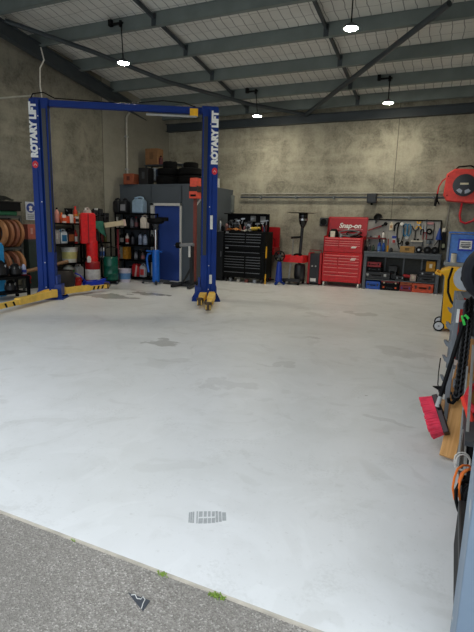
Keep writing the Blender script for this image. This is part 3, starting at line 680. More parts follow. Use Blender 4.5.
# ------------------------------------------------------------------ between the chests
t = thing('parts_washer', 'red sheet metal parts washer on a narrow pedestal beside the black chest', 'parts washer', (-4.94, 13.02, 0))
b = MB(); b.b2(-.22, .22, .02, .5, .78, .98); b.b2(-.23, .23, 0, .52, .96, .99); b.build('sink', pm('B5171D', .4), t, .008)
b = MB(); b.prism([(-.22, 0), (.22, 0), (.22, .55), (.19, .58), (-.22, .58)], (0, .46, .99), (1, 0, 0), (0, .05, 1), .025); b.build('raised_lid', pm('A3141B', .42), t, .004)
b = MB(); b.b2(-.20, .02, .10, .42, .02, .78); b.build('pedestal', DRED, t, .006)
b = MB(); b.b2(-.24, .10, .04, .48, 0, .03); b.build('foot', BLACK, t, .004)
b = MB(); b.tube([(.1, .4, .99), (.1, .38, 1.2), (.06, .30, 1.26), (0, .24, 1.2)], .010, 6); b.build('flexible_spout', BLACK, t)
# blue stand with black hub
P = at(280, 284.5, Z=0); t = thing('axle_stand', 'blue steel stand holding a black hub beside the waste oil drainer', 'stand', (-4.33, 12.42, 0))
b = MB()
for a in (0.3, 2.4, 4.5):
    b.bar((0, 0, .12), (.17*math.cos(a), .17*math.sin(a), .025), .06, .05)
b.build('feet', LBLUE, t, .004)
b = MB(); b.lathe([(0, .10), (.10, .10), (.085, .3), (.06, .62), (.05, .64), (0, .64)], seg=16); b.build('column', pm('12379F', .4), t)
t2 = thing('wheel_hub', 'black spoked wheel hub resting on top of the blue stand', 'wheel hub', (-4.33, 12.42, .645))
b = MB(); b.lathe([(.12, -.05), (.15, -.04), (.15, .04), (.12, .05)], (0, 0, .15), 24, (.3, -1, 0), True); b.build('rim', BLACK, t2)
b = MB(); b.cyl((.02, -.07, .15), (-.02, .07, .15), .045); b.build('bore', DGREY, t2)
for i in range(5):
    a = i*2*PI/5; b = MB(); d = Vector((math.cos(a)*.96, math.cos(a)*.28, math.sin(a))); b.bar(Vector((0, 0, .15))+d*.04, Vector((0, 0, .15))+d*.13, .035, .04); b.build('spoke', BLACK, t2)
# waste oil drainer
t = thing('oil_drainer', 'black waste oil drainer with wide funnel pan on a tall pole and red tray', 'oil drainer', (-3.99, 12.92, 0))
b = MB(); b.b2(-.30, .20, -.28, .22, .09, .14); b.b2(-.31, .21, -.30, -.26, .08, .17); b.build('base', pm('26272A', .5), t, .01)
for x in (-.25, .15):
    for y in (-.26, .20):
        b = MB(); b.cyl((x-.025, y, .05), (x+.025, y, .05), .05); b.build('wheel', BLACK, t)
b = MB(); b.lathe([(0, .14), (.13, .14), (.155, .18), (.155, .52), (.13, .57), (0, .58)], (.10, 0, 0), 24); b.build('tank', pm('222327', .35), t)
b = MB(); b.tube([(-.16, -.16, .12), (-.15, -.14, .35), (-.13, -.12, .58)], .03, 8); o = b.build('sight_tube', pm('A8ABAC', .3), t); o['label'] = 'pale clear sight tube'
b = MB(); b.b2(-.31, .26, -.22, .22, .62, .66)
for x0, x1, y0_, y1_ in ((-.32, .27, -.24, -.20), (-.32, .27, .20, .24), (-.33, -.29, -.24, .24), (.24, .28, -.24, .24)): b.b2(x0, x1, y0_, y1_, .62, .81)
b.build('tray', BRED, t, .006)
b = MB(); b.tube([(-.05, -.12, .82), (.02, -.14, .85), (.10, -.12, .85), (.14, -.05, .83)], .025, 7); b.build('drain_hose', BLACK, t)
b = MB(); b.cyl((.06, .05, .58), (.10, .05, 1.60), .042, seg=14); b.build('pole', pm('2A2C30', .35, .3), t)
b = MB(); b.lathe([(0, 0), (.035, 0), (.05, .03), (.09, .10), (.125, .22), (.13, .40), (.125, .41), (.115, .25), (.07, .10), (0, .05)], (.11, .05, 1.57), 24); b.build('funnel', pm('1A1B1E', .22), t)
b = MB(); b.lathe([(.12, .0), (.20, .012), (.34, .006), (.35, .02), (.20, .03), (.12, .02)], (.11, .05, 1.965), 28, None, True)
for v in b.bm.verts: v.co.x = .05+(v.co.x-.11)*1.05; v.co.z += (v.co.x-.1)*-.02
o = b.build('drip_pan_rim', pm('4A4436', .3), t)
b = MB(); b.lathe([(.127, .20), (.132, .20), (.134, .25), (.129, .25)], (.11, .05, 1.57), 24, None, True); b.build('chrome_band', CHROME, t)
b = MB(); b.cyl((-.14, .02, .70), (-.14, .02, 1.28), .012); b.cyl((-.14, .02, .70), (-.14, .02, .82), .035); b.build('pump_rod', STEEL, t)
b = MB(); b.cyl((-.20, .0, 1.29), (.08, .04, 1.32), .032); b.build('pump_handle', BLACK, t)
# red and black gas-bottle cabinet
t = thing('welder_cart', 'low red framed cart with black front panels left of the red chest', 'welder', (-3.49, 12.99, 0))
for x in (-.165, .165):
    b = MB(); b.b2(x-.03, x+.03, 0, .45, .03, .90); b.build('side_panel', pm('B0161C', .4), t, .006)
b = MB(); b.b2(-.14, .14, .01, .44, .05, .87); b.build('body', pm('1C1D22', .4), t)
for z0_, z1_ in ((.48, .84), (.07, .46)):
    b = MB(); b.b2(-.13, .13, -.008, .01, z0_, z1_)
    if z0_ > .4:
        for i in range(5): b.b2(-.09, .09, -.014, -.008, .60+i*.04, .615+i*.04)
    b.build('front_panel', pm('232429', .45), t, .004)
b = MB(); b.b2(-.10, .06, -.014, -.008, .10, .19); o = b.build('white_decal', WHITE, t)
for x in (-.06, .04):
    b = MB(); b.cyl((x, -.008, .53), (x, -.03, .53), .022); b.build('knob', LGREY, t)
b = MB(); b.tube([(-.165, .05, .9), (-.165, .04, .97), (.165, .04, .97), (.165, .05, .9)], .012); b.build('push_handle', DRED, t)
for x in (-.18, .18):
    b = MB(); b.b2(x*.9-.03, x*.9+.03, 0, .45, 0, .035); b.build('foot', BLACK, t)

# ------------------------------------------------------------------ workbench and pegboard
NX0, NX1, NY = -2.12, -.30, 13.02
GB = pm('565C62', .45, .1)
t = thing('workbench', 'long grey steel workbench against the back wall below the pegboard', 'workbench', (0, NY, 0))
b = MB(); b.b2(NX0-.04, NX1+.04, -.03, .56, .955, 1.01); b.b2(NX0-.02, NX1+.02, -.01, .03, .87, .955); b.build('worktop', GB, t, .005)
for x in (NX0, NX1):
    for y in (.0, .48):
        b = MB(); b.b2(x-.04, x+.04, y, y+.06, 0, .955); b.build('leg', GB, t, .004)
b = MB(); b.b2(NX0+.04, NX1-.04, .02, .54, .255, .275); b.build('shelf', GB, t, .003)
for x in (-1.66, -1.18, -.72):
    b = MB(); b.b2(x-.018, x+.018, .50, .53, .275, .955); b.build('back_rail', pm('767C80', .45), t)
b = MB(); b.b2(NX0, NX1, .535, .545, .275, .95); b.build('back_panel', pm('4A4C4A', .8), t)
t = thing('pegboard', 'pale grey pegboard with dark rail on the back wall above the bench', 'pegboard', (0, 13.58, 0))
b = MB(); b.b2(-2.30, -.36, -.01, .012, 1.02, 1.83); bd = b.build('board', pm('A3A19C', .6, var=.06), t)
b = MB(); b.b2(-2.32, -.34, -.03, .02, 1.83, 1.865); b.b2(-.37, -.34, -.03, .02, 1.02, 1.83); b.build('rail', BLACK, t)
for x in (-1.66, -1.0):
    b = MB(); b.b2(x-.006, x+.006, -.013, -.009, 1.02, 1.83); b.build('joint_strip', pm('8A8985', .6), t)
PYF = 13.563
def peg(name, label, cat, px, py, group=None):
    return thing(name, label, cat, at(px, py, Y=PYF-.004), 0, group)
def X(px): return at(px, 240, Y=PYF).x
U = .0303  # metres per pixel here
t = peg('bolt_cutter', 'red handled bolt cutter slanting at the left of the pegboard', 'bolt cutter', 378, 227)
b = MB(); b.bar((-.26, -.03, -.10), (.12, -.03, .04), .05, .03); b.build('handle', DRED, t, .005)
b = MB(); b.bar((.10, -.03, .03), (.24, -.03, .11), .10, .04); b.cyl((.2, -.01, .09), (.2, -.06, .09), .05); b.build('jaw', BLACK, t, .005)
t = peg('clamp_lamp', 'black clamp lamp fixed on the pegboard rail at its left end', 'lamp', 378, 219)
b = MB(); b.lathe([(0, 0), (.05, 0), (.11, .10), (.10, .10), (.04, .01)], (-.02, -.09, .12), 18, (.3, -.6, -.6)); b.build('shade', pm('2A2A28', .5), t)
b = MB(); b.bar((0, -.03, .12), (.12, -.03, .03), .06, .05); b.bar((-.02, -.03, .1), (-.05, -.03, -.12), .05, .04); b.build('clamp', DGREY, t, .004)
t = peg('wall_shelf', 'small dark red tray shelf on the left of the pegboard', 'shelf', 377, 238.5)
b = MB(); b.b2(-.25, .26, -.14, 0, -.015, .0); b.b2(-.25, .26, -.145, -.135, -.015, .03); b.build('tray', pm('5E1418', .5), t)
for x in (-.2, .2):
    b = MB(); b.prism([(0, 0), (.12, 0), (0, -.10)], (x, 0, -.015), (0, -1, 0), (0, 0, 1), .008); b.build('bracket', BLACK, t)
ps = at(377, 238.5, Y=PYF-.004)
for x, h_, m, c_, lab in ((.17, .20, WHITE, BLACK, 'white tube standing at the right of the small red tray shelf'), (.06, .10, DRED, BLACK, 'small red bottle on the small red tray shelf'), (-.05, .09, LGREY, DRED, 'small grey bottle on the small red tray shelf'), (-.16, .08, DGREY, STEEL, 'small dark bottle at the left of the small red tray shelf')):
    bottle(lab, ps+Vector((x, -.07, .002)), h_, .033, m, c_)
t = peg('paper_tag', 'cream paper tag hanging near the top of the pegboard', 'tag', 391.3, 226.5)
b = MB(); b.b2(-.045, .045, -.008, 0, -.10, .08); b.b2(-.02, .02, -.010, 0, .08, .12); b.build('card', pm('DCCFB4', .7), t)
b = MB(); b.b2(-.03, .03, -.010, -.008, -.04, .03); b.build('printed_mark', pm('B98F6A', .7), t)
def hang_tool(kind, label, px, py, m, sz=1., group=None):
    t = peg(kind, label, kind.replace('_', ' '), px, py, group)
    if kind == 'pliers':
        for s_ in (-1, 1):
            b = MB(); b.tube([(0, -.02, .02), (s_*.035*sz, -.02, -.05*sz), (s_*.03*sz, -.02, -.16*sz)], .012, 6); b.build('handle', m, t)
        b = MB(); b.bar((0, -.02, 0), (0, -.02, .11*sz), .04, .02); b.cyl((0, -.005, .02), (0, -.035, .02), .022); b.build('jaw', STEEL, t)
    elif kind == 'scissor_tool':
        for s_ in (-1, 1):
            b = MB(); b.tube([(0, -.02, 0), (s_*.06*sz, -.02, .05*sz), (s_*.10*sz, -.02, .13*sz)], .013, 6); b.build('handle', m, t)
        b = MB(); b.bar((0, -.02, .02), (0, -.02, -.20*sz), .035, .02); b.build('shaft', BLACK, t)
    elif kind == 'spring_clamp':
        for s_ in (-1, 1):
            b = MB(); b.bar((0, -.03, .0), (s_*.07*sz, -.03, -.09*sz), .035, .03); b.bar((0, -.03, 0), (s_*.04*sz, -.03, .08*sz), .04, .03); b.build('jaw', m, t, .004)
        b = MB(); b.cyl((0, -.01, 0), (0, -.06, 0), .03); b.build('spring', STEEL, t)
    elif kind == 'screwdriver':
        b = MB(); b.cyl((0, -.02, 0), (0, -.02, .12*sz), .020, .016); b.build('handle', m, t)
        b = MB(); b.cyl((0, -.02, -.15*sz), (0, -.02, 0), .007, seg=8); b.build('shaft', STEEL, t)
    elif kind == 'spanner':
        b = MB(); b.bar((0, -.012, -.13*sz), (0, -.012, .11*sz), .022, .01); b.build('shaft', m, t)
        b = MB(); b.lathe([(.016, -.006), (.032, -.006), (.032, .006), (.016, .006)], (0, -.012, .13*sz), 14, (0, -1, 0), True); b.build('ring_end', m, t)
    elif kind == 'square':
        b = MB(); b.bar((0, -.015, .20*sz), (0, -.015, -.24*sz), .03, .012); b.build('blade', m, t)
        b = MB(); b.bar((.0, -.015, -.22*sz), (-.14*sz, -.015, -.22*sz), .035, .02); b.build('stock', m, t)
    return t
tag(MB().tube([at(394, 231, Y=PYF-.02), at(394.5, 226, Y=PYF-.02), at(396.5, 223.5, Y=PYF-.02), at(399, 222.5, Y=PYF-.02)], .022, 7).build('radiator_hose', BLACK), 'short curved black hose on the pegboard right of the cream tag', 'hose')
c0 = at(400.5, 231, Y=PYF-.03)
pts = [c0+Vector((.085*math.cos(a), -.008*i/12, .24*math.sin(a)+(0 if math.sin(a) > 0 else .10*math.sin(a)))) for i in range(40) for a in [i*PI/9.3]]
o = MB().tube(pts, .014, 6).build('cable_loop', BLACK); tag(o, 'black cable coiled in a tall loop on the pegboard', 'cable')
tag(MB().tube([at(399, 238, Y=PYF-.02), at(398, 245, Y=PYF-.02), at(399.5, 249, Y=PYF-.02), at(401.5, 247, Y=PYF-.02), at(402.5, 241, Y=PYF-.02)], .012, 6).build('cable_loop', BLACK), 'thin black loop hanging lowest under the tall black cable', 'cable')
t = peg('gauge', 'white round gauge at the top of the black cable loop', 'gauge', 402.2, 224); t.location.y -= .06
b = MB(); b.lathe([(0, 0), (.045, 0), (.05, .01), (.05, .035), (0, .035)], (0, 0, 0), 20, (0, -1, 0)); b.build('case', LGREY, t)
b = MB(); b.lathe([(0, .035), (.042, .035), (.040, .038), (0, .038)], (0, 0, 0), 20, (0, -1, 0)); b.build('dial', WHITE, t)
for i, (px, lab) in enumerate(((405.5, 'blue coiled air hose on the pegboard, left of the pair'), (409, 'blue coiled air hose on the pegboard, right of the pair'))):
    c0 = at(px, 230, Y=PYF-.03)
    pts = [c0+Vector((.05*math.cos(a), -.001*i_, .16*math.sin(a))) for i_ in range(34) for a in [i_*PI/8]]
    tag(MB().tube(pts, .013, 6).build('coiled_air_hose', pm('2C7FB0', .4)), lab, 'hose', 'blue coiled hoses')
tag(MB().lathe([(0, 0), (.045, 0), (.05, .02), (.02, .03), (0, .03)], at(407, 237.5, Y=PYF-.004), 18, (0, -1, 0)).build('white_disc', WHITE), 'small white disc below the blue hoses on the pegboard', 'disc')
tag(MB().lathe([(0, 0), (.05, 0), (.055, .02), (.055, .05), (.02, .055), (0, .055)], at(407.3, 243.2, Y=PYF-.004), 18, (0, -1, 0)).build('magnet_bowl', BLACK), 'small black round cap low on the pegboard', 'cap')
hang_tool('scissor_tool', 'black scissor handled tool in the middle of the pegboard', 415.5, 231, pm('2F3033', .5), 1.)
hang_tool('spring_clamp', 'yellow spring clamp at the top edge of the pegboard', 418.8, 225, YEL, 1.15)
hang_tool('pliers', 'black pliers just right of the yellow clamp', 422.5, 229, BLACK, 1.)
hang_tool('pliers', 'red handled pliers below the black round cap on the pegboard', 425.2, 232, DRED, 1.25)
hang_tool('spanner', 'long ring spanner at the top right of the yellow clamp', 426.5, 225, DGREY, .9)
tag(MB().b2(-.08, .08, -.02, 0, -.025, .03).build('pink_label', pm('C08A8C', .6), None, .003, at(430.5, 223.5, Y=PYF-.004)), 'pinkish plate at the top right of the pegboard', 'plate')
t = peg('tape_roll', 'black tape roll hanging on the right half of the pegboard', 'tape', 429.3, 231.5)
b = MB(); b.lathe([(.03, 0), (.08, 0), (.08, .05), (.03, .05)], (0, 0, 0), 22, (0, -1, 0), True); b.build('roll', BLACK, t)
b = MB(); b.lathe([(.022, -.001), (.032, -.001), (.032, .052), (.022, .052)], (0, 0, 0), 22, (0, -1, 0), True); b.build('core', pm('B7B3A8', .7), t)
hang_tool('square', 'black L-shaped square hanging right of the black tape roll', 433.6, 231, BLACK, 1.)
t = peg('grease_nozzle', 'blue triangular bottle hanging at the right end of the pegboard', 'bottle', 439.3, 234)
b = MB(); b.lathe([(0, 0), (.075, 0), (.08, .02), (.03, .22), (.012, .30), (0, .30)], (0, -.06, -.15), 14); b.build('body', pm('26489B', .4), t)
b = MB(); b.tube([(0, -.06, -.14), (-.05, -.06, -.24), (-.09, -.06, -.30)], .010, 6); b.build('nozzle', BLACK, t)
t = peg('magnetic_shelf', 'short white ledge on the pegboard with two black knobs', 'shelf', 417, 241)
b = MB(); b.b2(-.15, .15, -.06, 0, -.02, .012); b.build('ledge', pm('D9D3C4', .6), t, .003)
for x in (-.06, .02):
    b = MB(); b.lathe([(0, 0), (.025, 0), (.03, .03), (.018, .05), (0, .05)], (x, -.03, .012), 14); b.build('knob', BLACK, t)
b = MB(); b.b2(.13, .155, -.05, 0, -.14, -.02); b.build('drop_plate', DGREY, t)
t = peg('hanging_mug', 'grey blue mug hanging below the black tape roll', 'mug', 428.6, 242)
b = MB(); b.lathe([(0, 0), (.05, 0), (.065, .10), (.06, .10), (.045, .015), (0, .015)], (0, -.075, -.05), 18); b.build('cup', pm('77818A', .4), t)
b = MB(); b.tube([(.06, -.075, .03), (.10, -.075, .02), (.10, -.075, -.02), (.055, -.075, -.03)], .010, 6); b.build('handle', pm('77818A', .4), t)
t = peg('sticker_card', 'blue and red card in the left half of the pegboard', 'card', 394, 239.5)
b = MB(); b.b2(-.06, .06, -.006, 0, -.10, .11); b.build('backing', pm('B9B9C0', .6), t)
b = MB(); b.b2(-.055, .055, -.009, -.006, .03, .10); b.build('blue_band', pm('2A3E9A', .5), t)
b = MB(); b.b2(-.035, .04, -.009, -.006, -.09, -.01); b.build('red_band', pm('B23A34', .5), t)
t = peg('hanging_charger', 'long black handheld unit hanging at the pegboard right end', 'charger', 444.2, 236); 
b = MB(); b.b2(-.05, .05, -.08, 0, -.36, .10); b.build('body', BLACK, t, .012)
b = MB(); b.lathe([(0, 0), (.05, 0), (.06, .04), (.04, .10), (0, .11)], (-.01, -.05, .10), 14); b.build('white_top', pm('C9C4B4', .6), t)
b = MB(); b.b2(-.03, .04, -.086, -.08, -.30, -.20); b.build('sticker', pm('8F9379', .6), t)
# on the bench
BZ = 1.011
def bx(px): return at(px, 253, Y=NY+.25).x
t = carton('tan wooden box on the middle of the workbench', (bx(407), NY+.28, BZ), .36, .2, .16, pm('B08A52', .75), pm('6B5530', .7), 0, 'box', 'wooden_box')
for px, dx, lab in ((418.6, 0, 'black motor on the bench just right of the tan wooden box'), (427, 0, 'black motor second from the right on the bench'), (434.5, 0, 'black motor at the right end of the bench')):
    t = thing('electric_motor', lab, 'motor', (bx(px), NY+.28, BZ+.001), 0, 'black motors on the bench')
    b = MB(); b.cyl((0, -.10, .085), (0, .10, .085), .085 if px < 420 else .09, seg=22); b.build('housing', BLACK, t, .006)
    b = MB(); b.cyl((0, -.13, .085), (0, -.10, .085), .03); b.build('shaft', STEEL if px < 420 else DGREY, t)
    b = MB(); b.b2(-.09, .09, -.08, .08, 0, .02); b.build('mount', DGREY, t)
spray('blue spray bottle at the left of the workbench', (bx(379), NY+.22, BZ), .33, .05, BLUE, BLACK, pm('5F82B5', .5))
spray('second blue spray bottle, behind the yellow screwdriver on the bench', (bx(382.5), NY+.34, BZ), .31, .045, pm('2A57A8', .4), WHITE)
t = thing('screwdriver', 'long yellow and black screwdriver standing on the bench left half', 'screwdriver', (bx(387.5), NY+.2, BZ))
b = MB(); b.cyl((0, 0, 0), (0, .0, .16), .025, .03); b.build('handle', pm('D99A1E', .4), t)
b = MB(); b.cyl((0, 0, .16), (.0, .0, .34), .012); b.build('shaft', DRED, t)
for px, h_, m, c_, lab in ((365.5, .14, BLACK, DGREY, 'short black bottle at the far left end of the bench'), (369, .20, DGREY, BLACK, 'dark grey bottle second from the left end of the bench'), (373, .16, pm('34463A', .5), BLACK, 'dark green bottle on the bench left of the blue sprays'), (391, .12, pm('2B2B30', .5), STEEL, 'small black bottle right of the yellow screwdriver')):
    bottle(lab, (bx(px), NY+.2, BZ), h_, .045, m, c_)
# below the bench:  x from pixel, on floor, shelf or on one another
def ux(px): return at(px, 275, Y=NY+.15).x
FL, SH = 0., .276
yb = NY+.24
case('blue tool case on the floor at the left under the bench', (ux(374), yb, FL), .38, .36, .21, pm('1C56B8', .4), DGREY)
case('black tool case with orange latches on the floor under the bench', (ux(391), yb, FL), .48, .38, .13, BLACK, ORANGE)
case('dark red lidded case stacked on the black case with orange latches', (ux(391), yb, .135), .46, .36, .115, BLACK, pm('C7B79A', .5), pm('7A1F22', .45))
case('maroon tool case on the floor below the orange box', (ux(407), yb, FL), .30, .34, .16, pm('8C2430', .45), pm('3A3FA0', .4))
carton('flat orange brown box on top of the maroon case', (ux(407), yb, .166), .29, .3, .085, pm('B0562E', .6), pm('8A3A24', .6))
case('orange tool case at the right end on the floor under the bench', (ux(424), yb, FL), .52, .36, .235, pm('D5502A', .45), pm('3A2320', .4))
case('long black tool case at the left on the bench shelf', (ux(376.5), yb, SH), .72, .34, .19, pm('1A1C20', .45), LGREY)
case('black case under the red case on the bench shelf', (ux(374), yb, SH+.197), .38, .3, .11, BLACK, DGREY)
case('red case topmost of the stack at the left on the bench shelf', (ux(373.3), yb, SH+.313), .36, .28, .13, pm('98222A', .45), BLACK)
case('square black case right of the red case on the bench shelf', (ux(392), yb+.1, SH), .22, .26, .36, pm('17191D', .5), DGREY)
case('small dark case in the middle of the bench shelf', (ux(400.2), yb, SH), .20, .3, .12, pm('202226', .5), STEEL)
t = thing('power_drill', 'red and black power drill lying on the bench shelf', 'power drill', (ux(407), yb-.08, SH), .05)
b = MB(); b.cyl((-.10, 0, .13), (.08, 0, .12), .045, .04); b.build('body', pm('B5262C', .4), t)
b = MB(); b.bar((-.06, 0, .10), (-.10, 0, .03), .05, .05); b.b2(-.15, -.04, -.045, .045, 0, .045); b.build('battery_grip', BLACK, t)
b = MB(); b.cyl((.08, 0, .12), (.16, 0, .12), .026, .014); b.build('chuck', DGREY, t)
carton('small pinkish white box beside the drill on the bench shelf', (ux(413.2), yb, SH), .15, .2, .17, pm('C4AFA6', .7), pm('A88', .7) if False else CREAM)
case('black case at the bottom of the right stack on the bench shelf', (ux(427.3), yb, SH), .46, .34, .14, pm('191B20', .45), DGREY)
case('black case second in the right stack on the bench shelf', (ux(428), yb, SH+.146), .42, .32, .13, pm('1E2026', .45), STEEL)
carton('yellow and white box topmost of the right stack under the bench', (ux(430), yb-.05, SH+.282), .22, .2, .26, pm('B98526', .7), pm('DAD3BE', .7))

# ------------------------------------------------------------------ blue machine, bin and things on the right
t = thing('wheel_balancer', 'blue and grey machine with white label in the back right corner', 'machine', (.22, 12.75, 0)); t.scale = (1, 1, .965)
b = MB(); b.b2(-.36, .52, 0, .70, 0, .86); b.b2(-.40, .54, -.17, .72, .80, .88); b.build('cabinet', pm('8C9399', .45), t, .01)
b = MB(); b.prism([(0, 0), (.62, 0), (.62, .74), (.10, .74)], (-.36, -.02, .88), (0, 1, 0), (0, 0, 1), .05); b.build('side_frame', pm('7F8CA3', .45), t, .008)
b = MB(); b.prism([(0, 0), (.62, 0), (.62, .74), (.10, .74)], (.49, -.02, .88), (0, 1, 0), (0, 0, 1), .05); b.build('side_frame', pm('7F8CA3', .45), t, .008)
b = MB(); b.prism([(.02, 0), (.60, 0), (.60, .70), (.11, .70)], (-.31, 0, .88), (0, 1, 0), (0, 0, 1), .80); b.build('hood', pm('4C86E0', .35), t, .01)
b = MB(); b.b2(-.36, .54, .06, .62, 1.60, 1.64); b.build('hood_top', pm('3D78D8', .4), t, .01)
fr = frame((.02, .045, 1.22), (1, 0, 0), (0, .128, .99))
def plate(name, w_, h_, cx, cy, z, m, par):
    b = MB(); b.b2(cx-w_/2, cx+w_/2, cy-h_/2, cy+h_/2, z, z+.006)
    for v in b.bm.verts: v.co = fr @ v.co
    return b.build(name, m, par)
lb = plate('label_frame', .34, .30, .02, .10, .0, pm('1B3FC0', .4), t); plate('label_plate', .27, .21, .02, .10, .005, pm('E4E6EA', .5), lb)
for i, (w_, yy) in enumerate(((.20, .155), (.22, .11), (.22, .07), (.16, .04))): plate('printed_line', w_, .02, .02, yy, .009, pm('3A4152', .5), lb)
b = MB(); b.prism([(.10, -.30), (.45, -.30), (.45, .02), (.30, -.02)], fr @ Vector((0, 0, .002)), fr.to_3x3() @ Vector((1, 0, 0)), fr.to_3x3() @ Vector((0, 1, 0)), .006); b.build('dark_blue_swoosh', pm('1A3FC4', .35), t)
can('white tin on the ledge of the blue machine behind the yellow bin', (.03, 12.66, .852), .22, .065, pm('D3D0C4', .5), BLACK)
# wheelie bin, wheels towards the bench
t = thing('wheelie_bin', 'yellow wheelie bin standing at the right in front of the blue machine', 'bin', (.21, 8.42, 0)); t.scale = (1, 1, .965)
b = MB()
def ring(b, z, x0, x1, y0_, y1_): return [b.bm.verts.new(v) for v in ((x0, y0_, z), (x1, y0_, z), (x1, y1_, z), (x0, y1_, z))]
R1_ = ring(b, .05, -.26, .22, -.24, .22); R2_ = ring(b, .93, -.29, .30, -.29, .29); R3_ = ring(b, .97, -.34, .33, -.31, .31); R4_ = ring(b, .90, -.30, .31, -.295, .295)
b.bm.faces.new(R1_[::-1])
for i in range(4): b.bm.faces.new((R1_[i], R1_[(i+1) % 4], R2_[(i+1) % 4], R2_[i])); b.bm.faces.new((R2_[i], R2_[(i+1) % 4], R3_[(i+1) % 4], R3_[i]))
b.bm.faces.new(R3_); b.build('body', pm('FBB900', .42, var=.05), t, .015)
b = MB(); b.prism([(-.36, .97), (.34, .97), (.33, 1.00), (.2, 1.05), (-.25, 1.05), (-.36, 1.01)], (0, .32, 0), (1, 0, 0), (0, 0, 1), .64); b.build('lid', pm('FBBE0A', .42, var=.05), t, .012)
b = MB(); b.tube([(-.34, -.28, .95), (-.42, -.26, .97), (-.42, .26, .97), (-.34, .28, .95)], .022, 8); b.build('handle', pm('F0B010', .42), t)
b = MB(); b.b2(-.29, -.25, -.22, .22, .10, .90); b.build('back_rib', pm('3B3A36', .6), t)
for y in (-.22, .22):
    b = MB(); b.cyl((-.30, y-.025, .085), (-.30, y+.025, .085), .085, seg=22); w_ = b.build('wheel', BLACK, t)
    b = MB(); b.cyl((-.30, y-.030, .09), (-.30, y+.030, .09), .065, seg=18); b.build('hubcap', pm('D3D6DA', .4), w_)
b = MB(); b.cyl((-.30, -.26, .09), (-.30, .26, .09), .015); b.build('axle', STEEL, t)

# ------------------------------------------------------------------ steel rack along the right wall
RK = pm('7B8085', .5, .2, .12, 5)
t = thing('steel_rack', 'grey steel stock rack with hooked upright along the right wall', 'rack', (0, 0, 0))
UP = []
for y, z1_ in ((4.15, 1.06), (6.0, .92)):
    b = MB(); b.b2(.06, .098, y-.03, y+.03, 0, z1_); b.b2(.075, .60, y-.04, y+.04, 0, .03); u_ = b.build('upright', RK, t, .004)
    for z in ((.40, .57, .70, .85) if y < 5 else (.3, .5, .7)):
        b = MB(); b.prism([(.005, -.05), (-.035, -.02), (-.055, .022), (-.035, .022), (-.022, .005), (.005, .035)], (.06, y+.02, z), (1, 0, 0), (0, 0, 1), .04); b.build('hook', RK, u_)
    b = MB(); b.b2(.09, .62, y-.03, y+.03, z1_-.07, z1_); b.build('top_arm', RK, t, .004)
    b = MB(); b.b2(.56, .62, y-.03, y+.03, 0, z1_); b.build('rear_upright', RK, t, .004)
b = MB(); b.bar((.105, 4.15, 1.03), (.105, 6.0, .89), .04, .05); b.build('top_rail', RK, t); b = MB(); b.bar((.59, 4.15, 1.03), (.59, 6.0, .89), .04, .05); b.build('top_rail', RK, t)
b = MB(); b.b2(.11, .62, 4.12, 4.18, .34, .40); b.build('middle_arm', RK, t); b = MB(); b.b2(.11, .62, 5.97, 6.03, .34, .40); b.build('middle_arm', RK, t)
b = MB(); b.b2(.076, .096, 4.112, 4.121, .88, .99); o = b.build('sticker', WHITE, t); o['label'] = 'white sticker near the top of the upright'
# tyre, grinder guard and cable lying on the rack top
RUB, RUB_ = pm('1E222B', .75), RUB
t = tyre('dark tyre leaning on top of the grey rack at the right edge', (.355, 5.45, 1.19), .28, .17, None, (math.radians(88), 0, math.radians(16)))
RUB = RUB_
t = thing('grey_disc_cover', 'grey round cover standing on the rack beside the dark tyre', 'cover', (.175, 5.95, 1.075))
b = MB(); b.lathe([(0, 0), (.06, .0), (.125, .015), (.14, .04), (.13, .045), (.05, .03), (0, .03)], (0, 0, .0), 26, (-.5, -.85, .1)); b.build('dish', pm('A3A9AF', .45), t)
b = MB(); b.lathe([(0, .03), (.045, .03), (.045, .06), (0, .06)], (0, 0, 0), 16, (-.5, -.85, .1)); b.build('centre_cap', BLACK, t)
tag(MB().tube([at(452.5, 268, Y=7.2), at(448.5, 280, Y=7.1), at(448, 292, Y=7.0), at(451, 301, Y=6.9), at(455, 306, Y=6.8), at(460, 308, Y=6.7)], .016, 7).build('hanging_lead', BLACK), 'black lead hanging in an arc in front of the yellow bin', 'cable')
t = thing('steel_cabinet', 'dark steel cabinet standing beyond the rack at the right edge', 'cabinet', (.48, 7.15, 0))
b = MB(); b.b2(-.26, .26, -.25, .25, .03, .84); b.build('body', pm('2A2D30', .5, .2), t, .01)
b = MB(); b.b2(-.24, .24, -.265, -.25, .06, .80); d_ = b.build('door', pm('303438', .5, .2), t, .004)
b = MB(); b.b2(-.20, -.18, -.285, -.263, .4, .55); b.build('handle', BLACK, d_)
t = jug('red fuel can on the floor between the grey rack and yellow bin', (.165, 6.55, 0), .10, .16, .80, pm('BE2B22', .4), BLACK)
t['label'] = 'tall red fuel can on the floor beyond the grey rack'
t = thing('spring_clamp', 'bright green clamp hanging on the grey rack at the right edge', 'clamp', at(464.3, 320, Y=3.66)); t.scale = (.6, .6, .6)
b = MB(); b.bar((-.03, 0, .05), (.01, 0, -.06), .035, .03); b.bar((.0, 0, .06), (.045, 0, .02), .04, .03); b.build('jaw', pm('36C64A', .4), t, .004)
b = MB(); b.cyl((0, -.025, .03), (0, .025, .03), .014); b.build('pivot', BLACK, t)
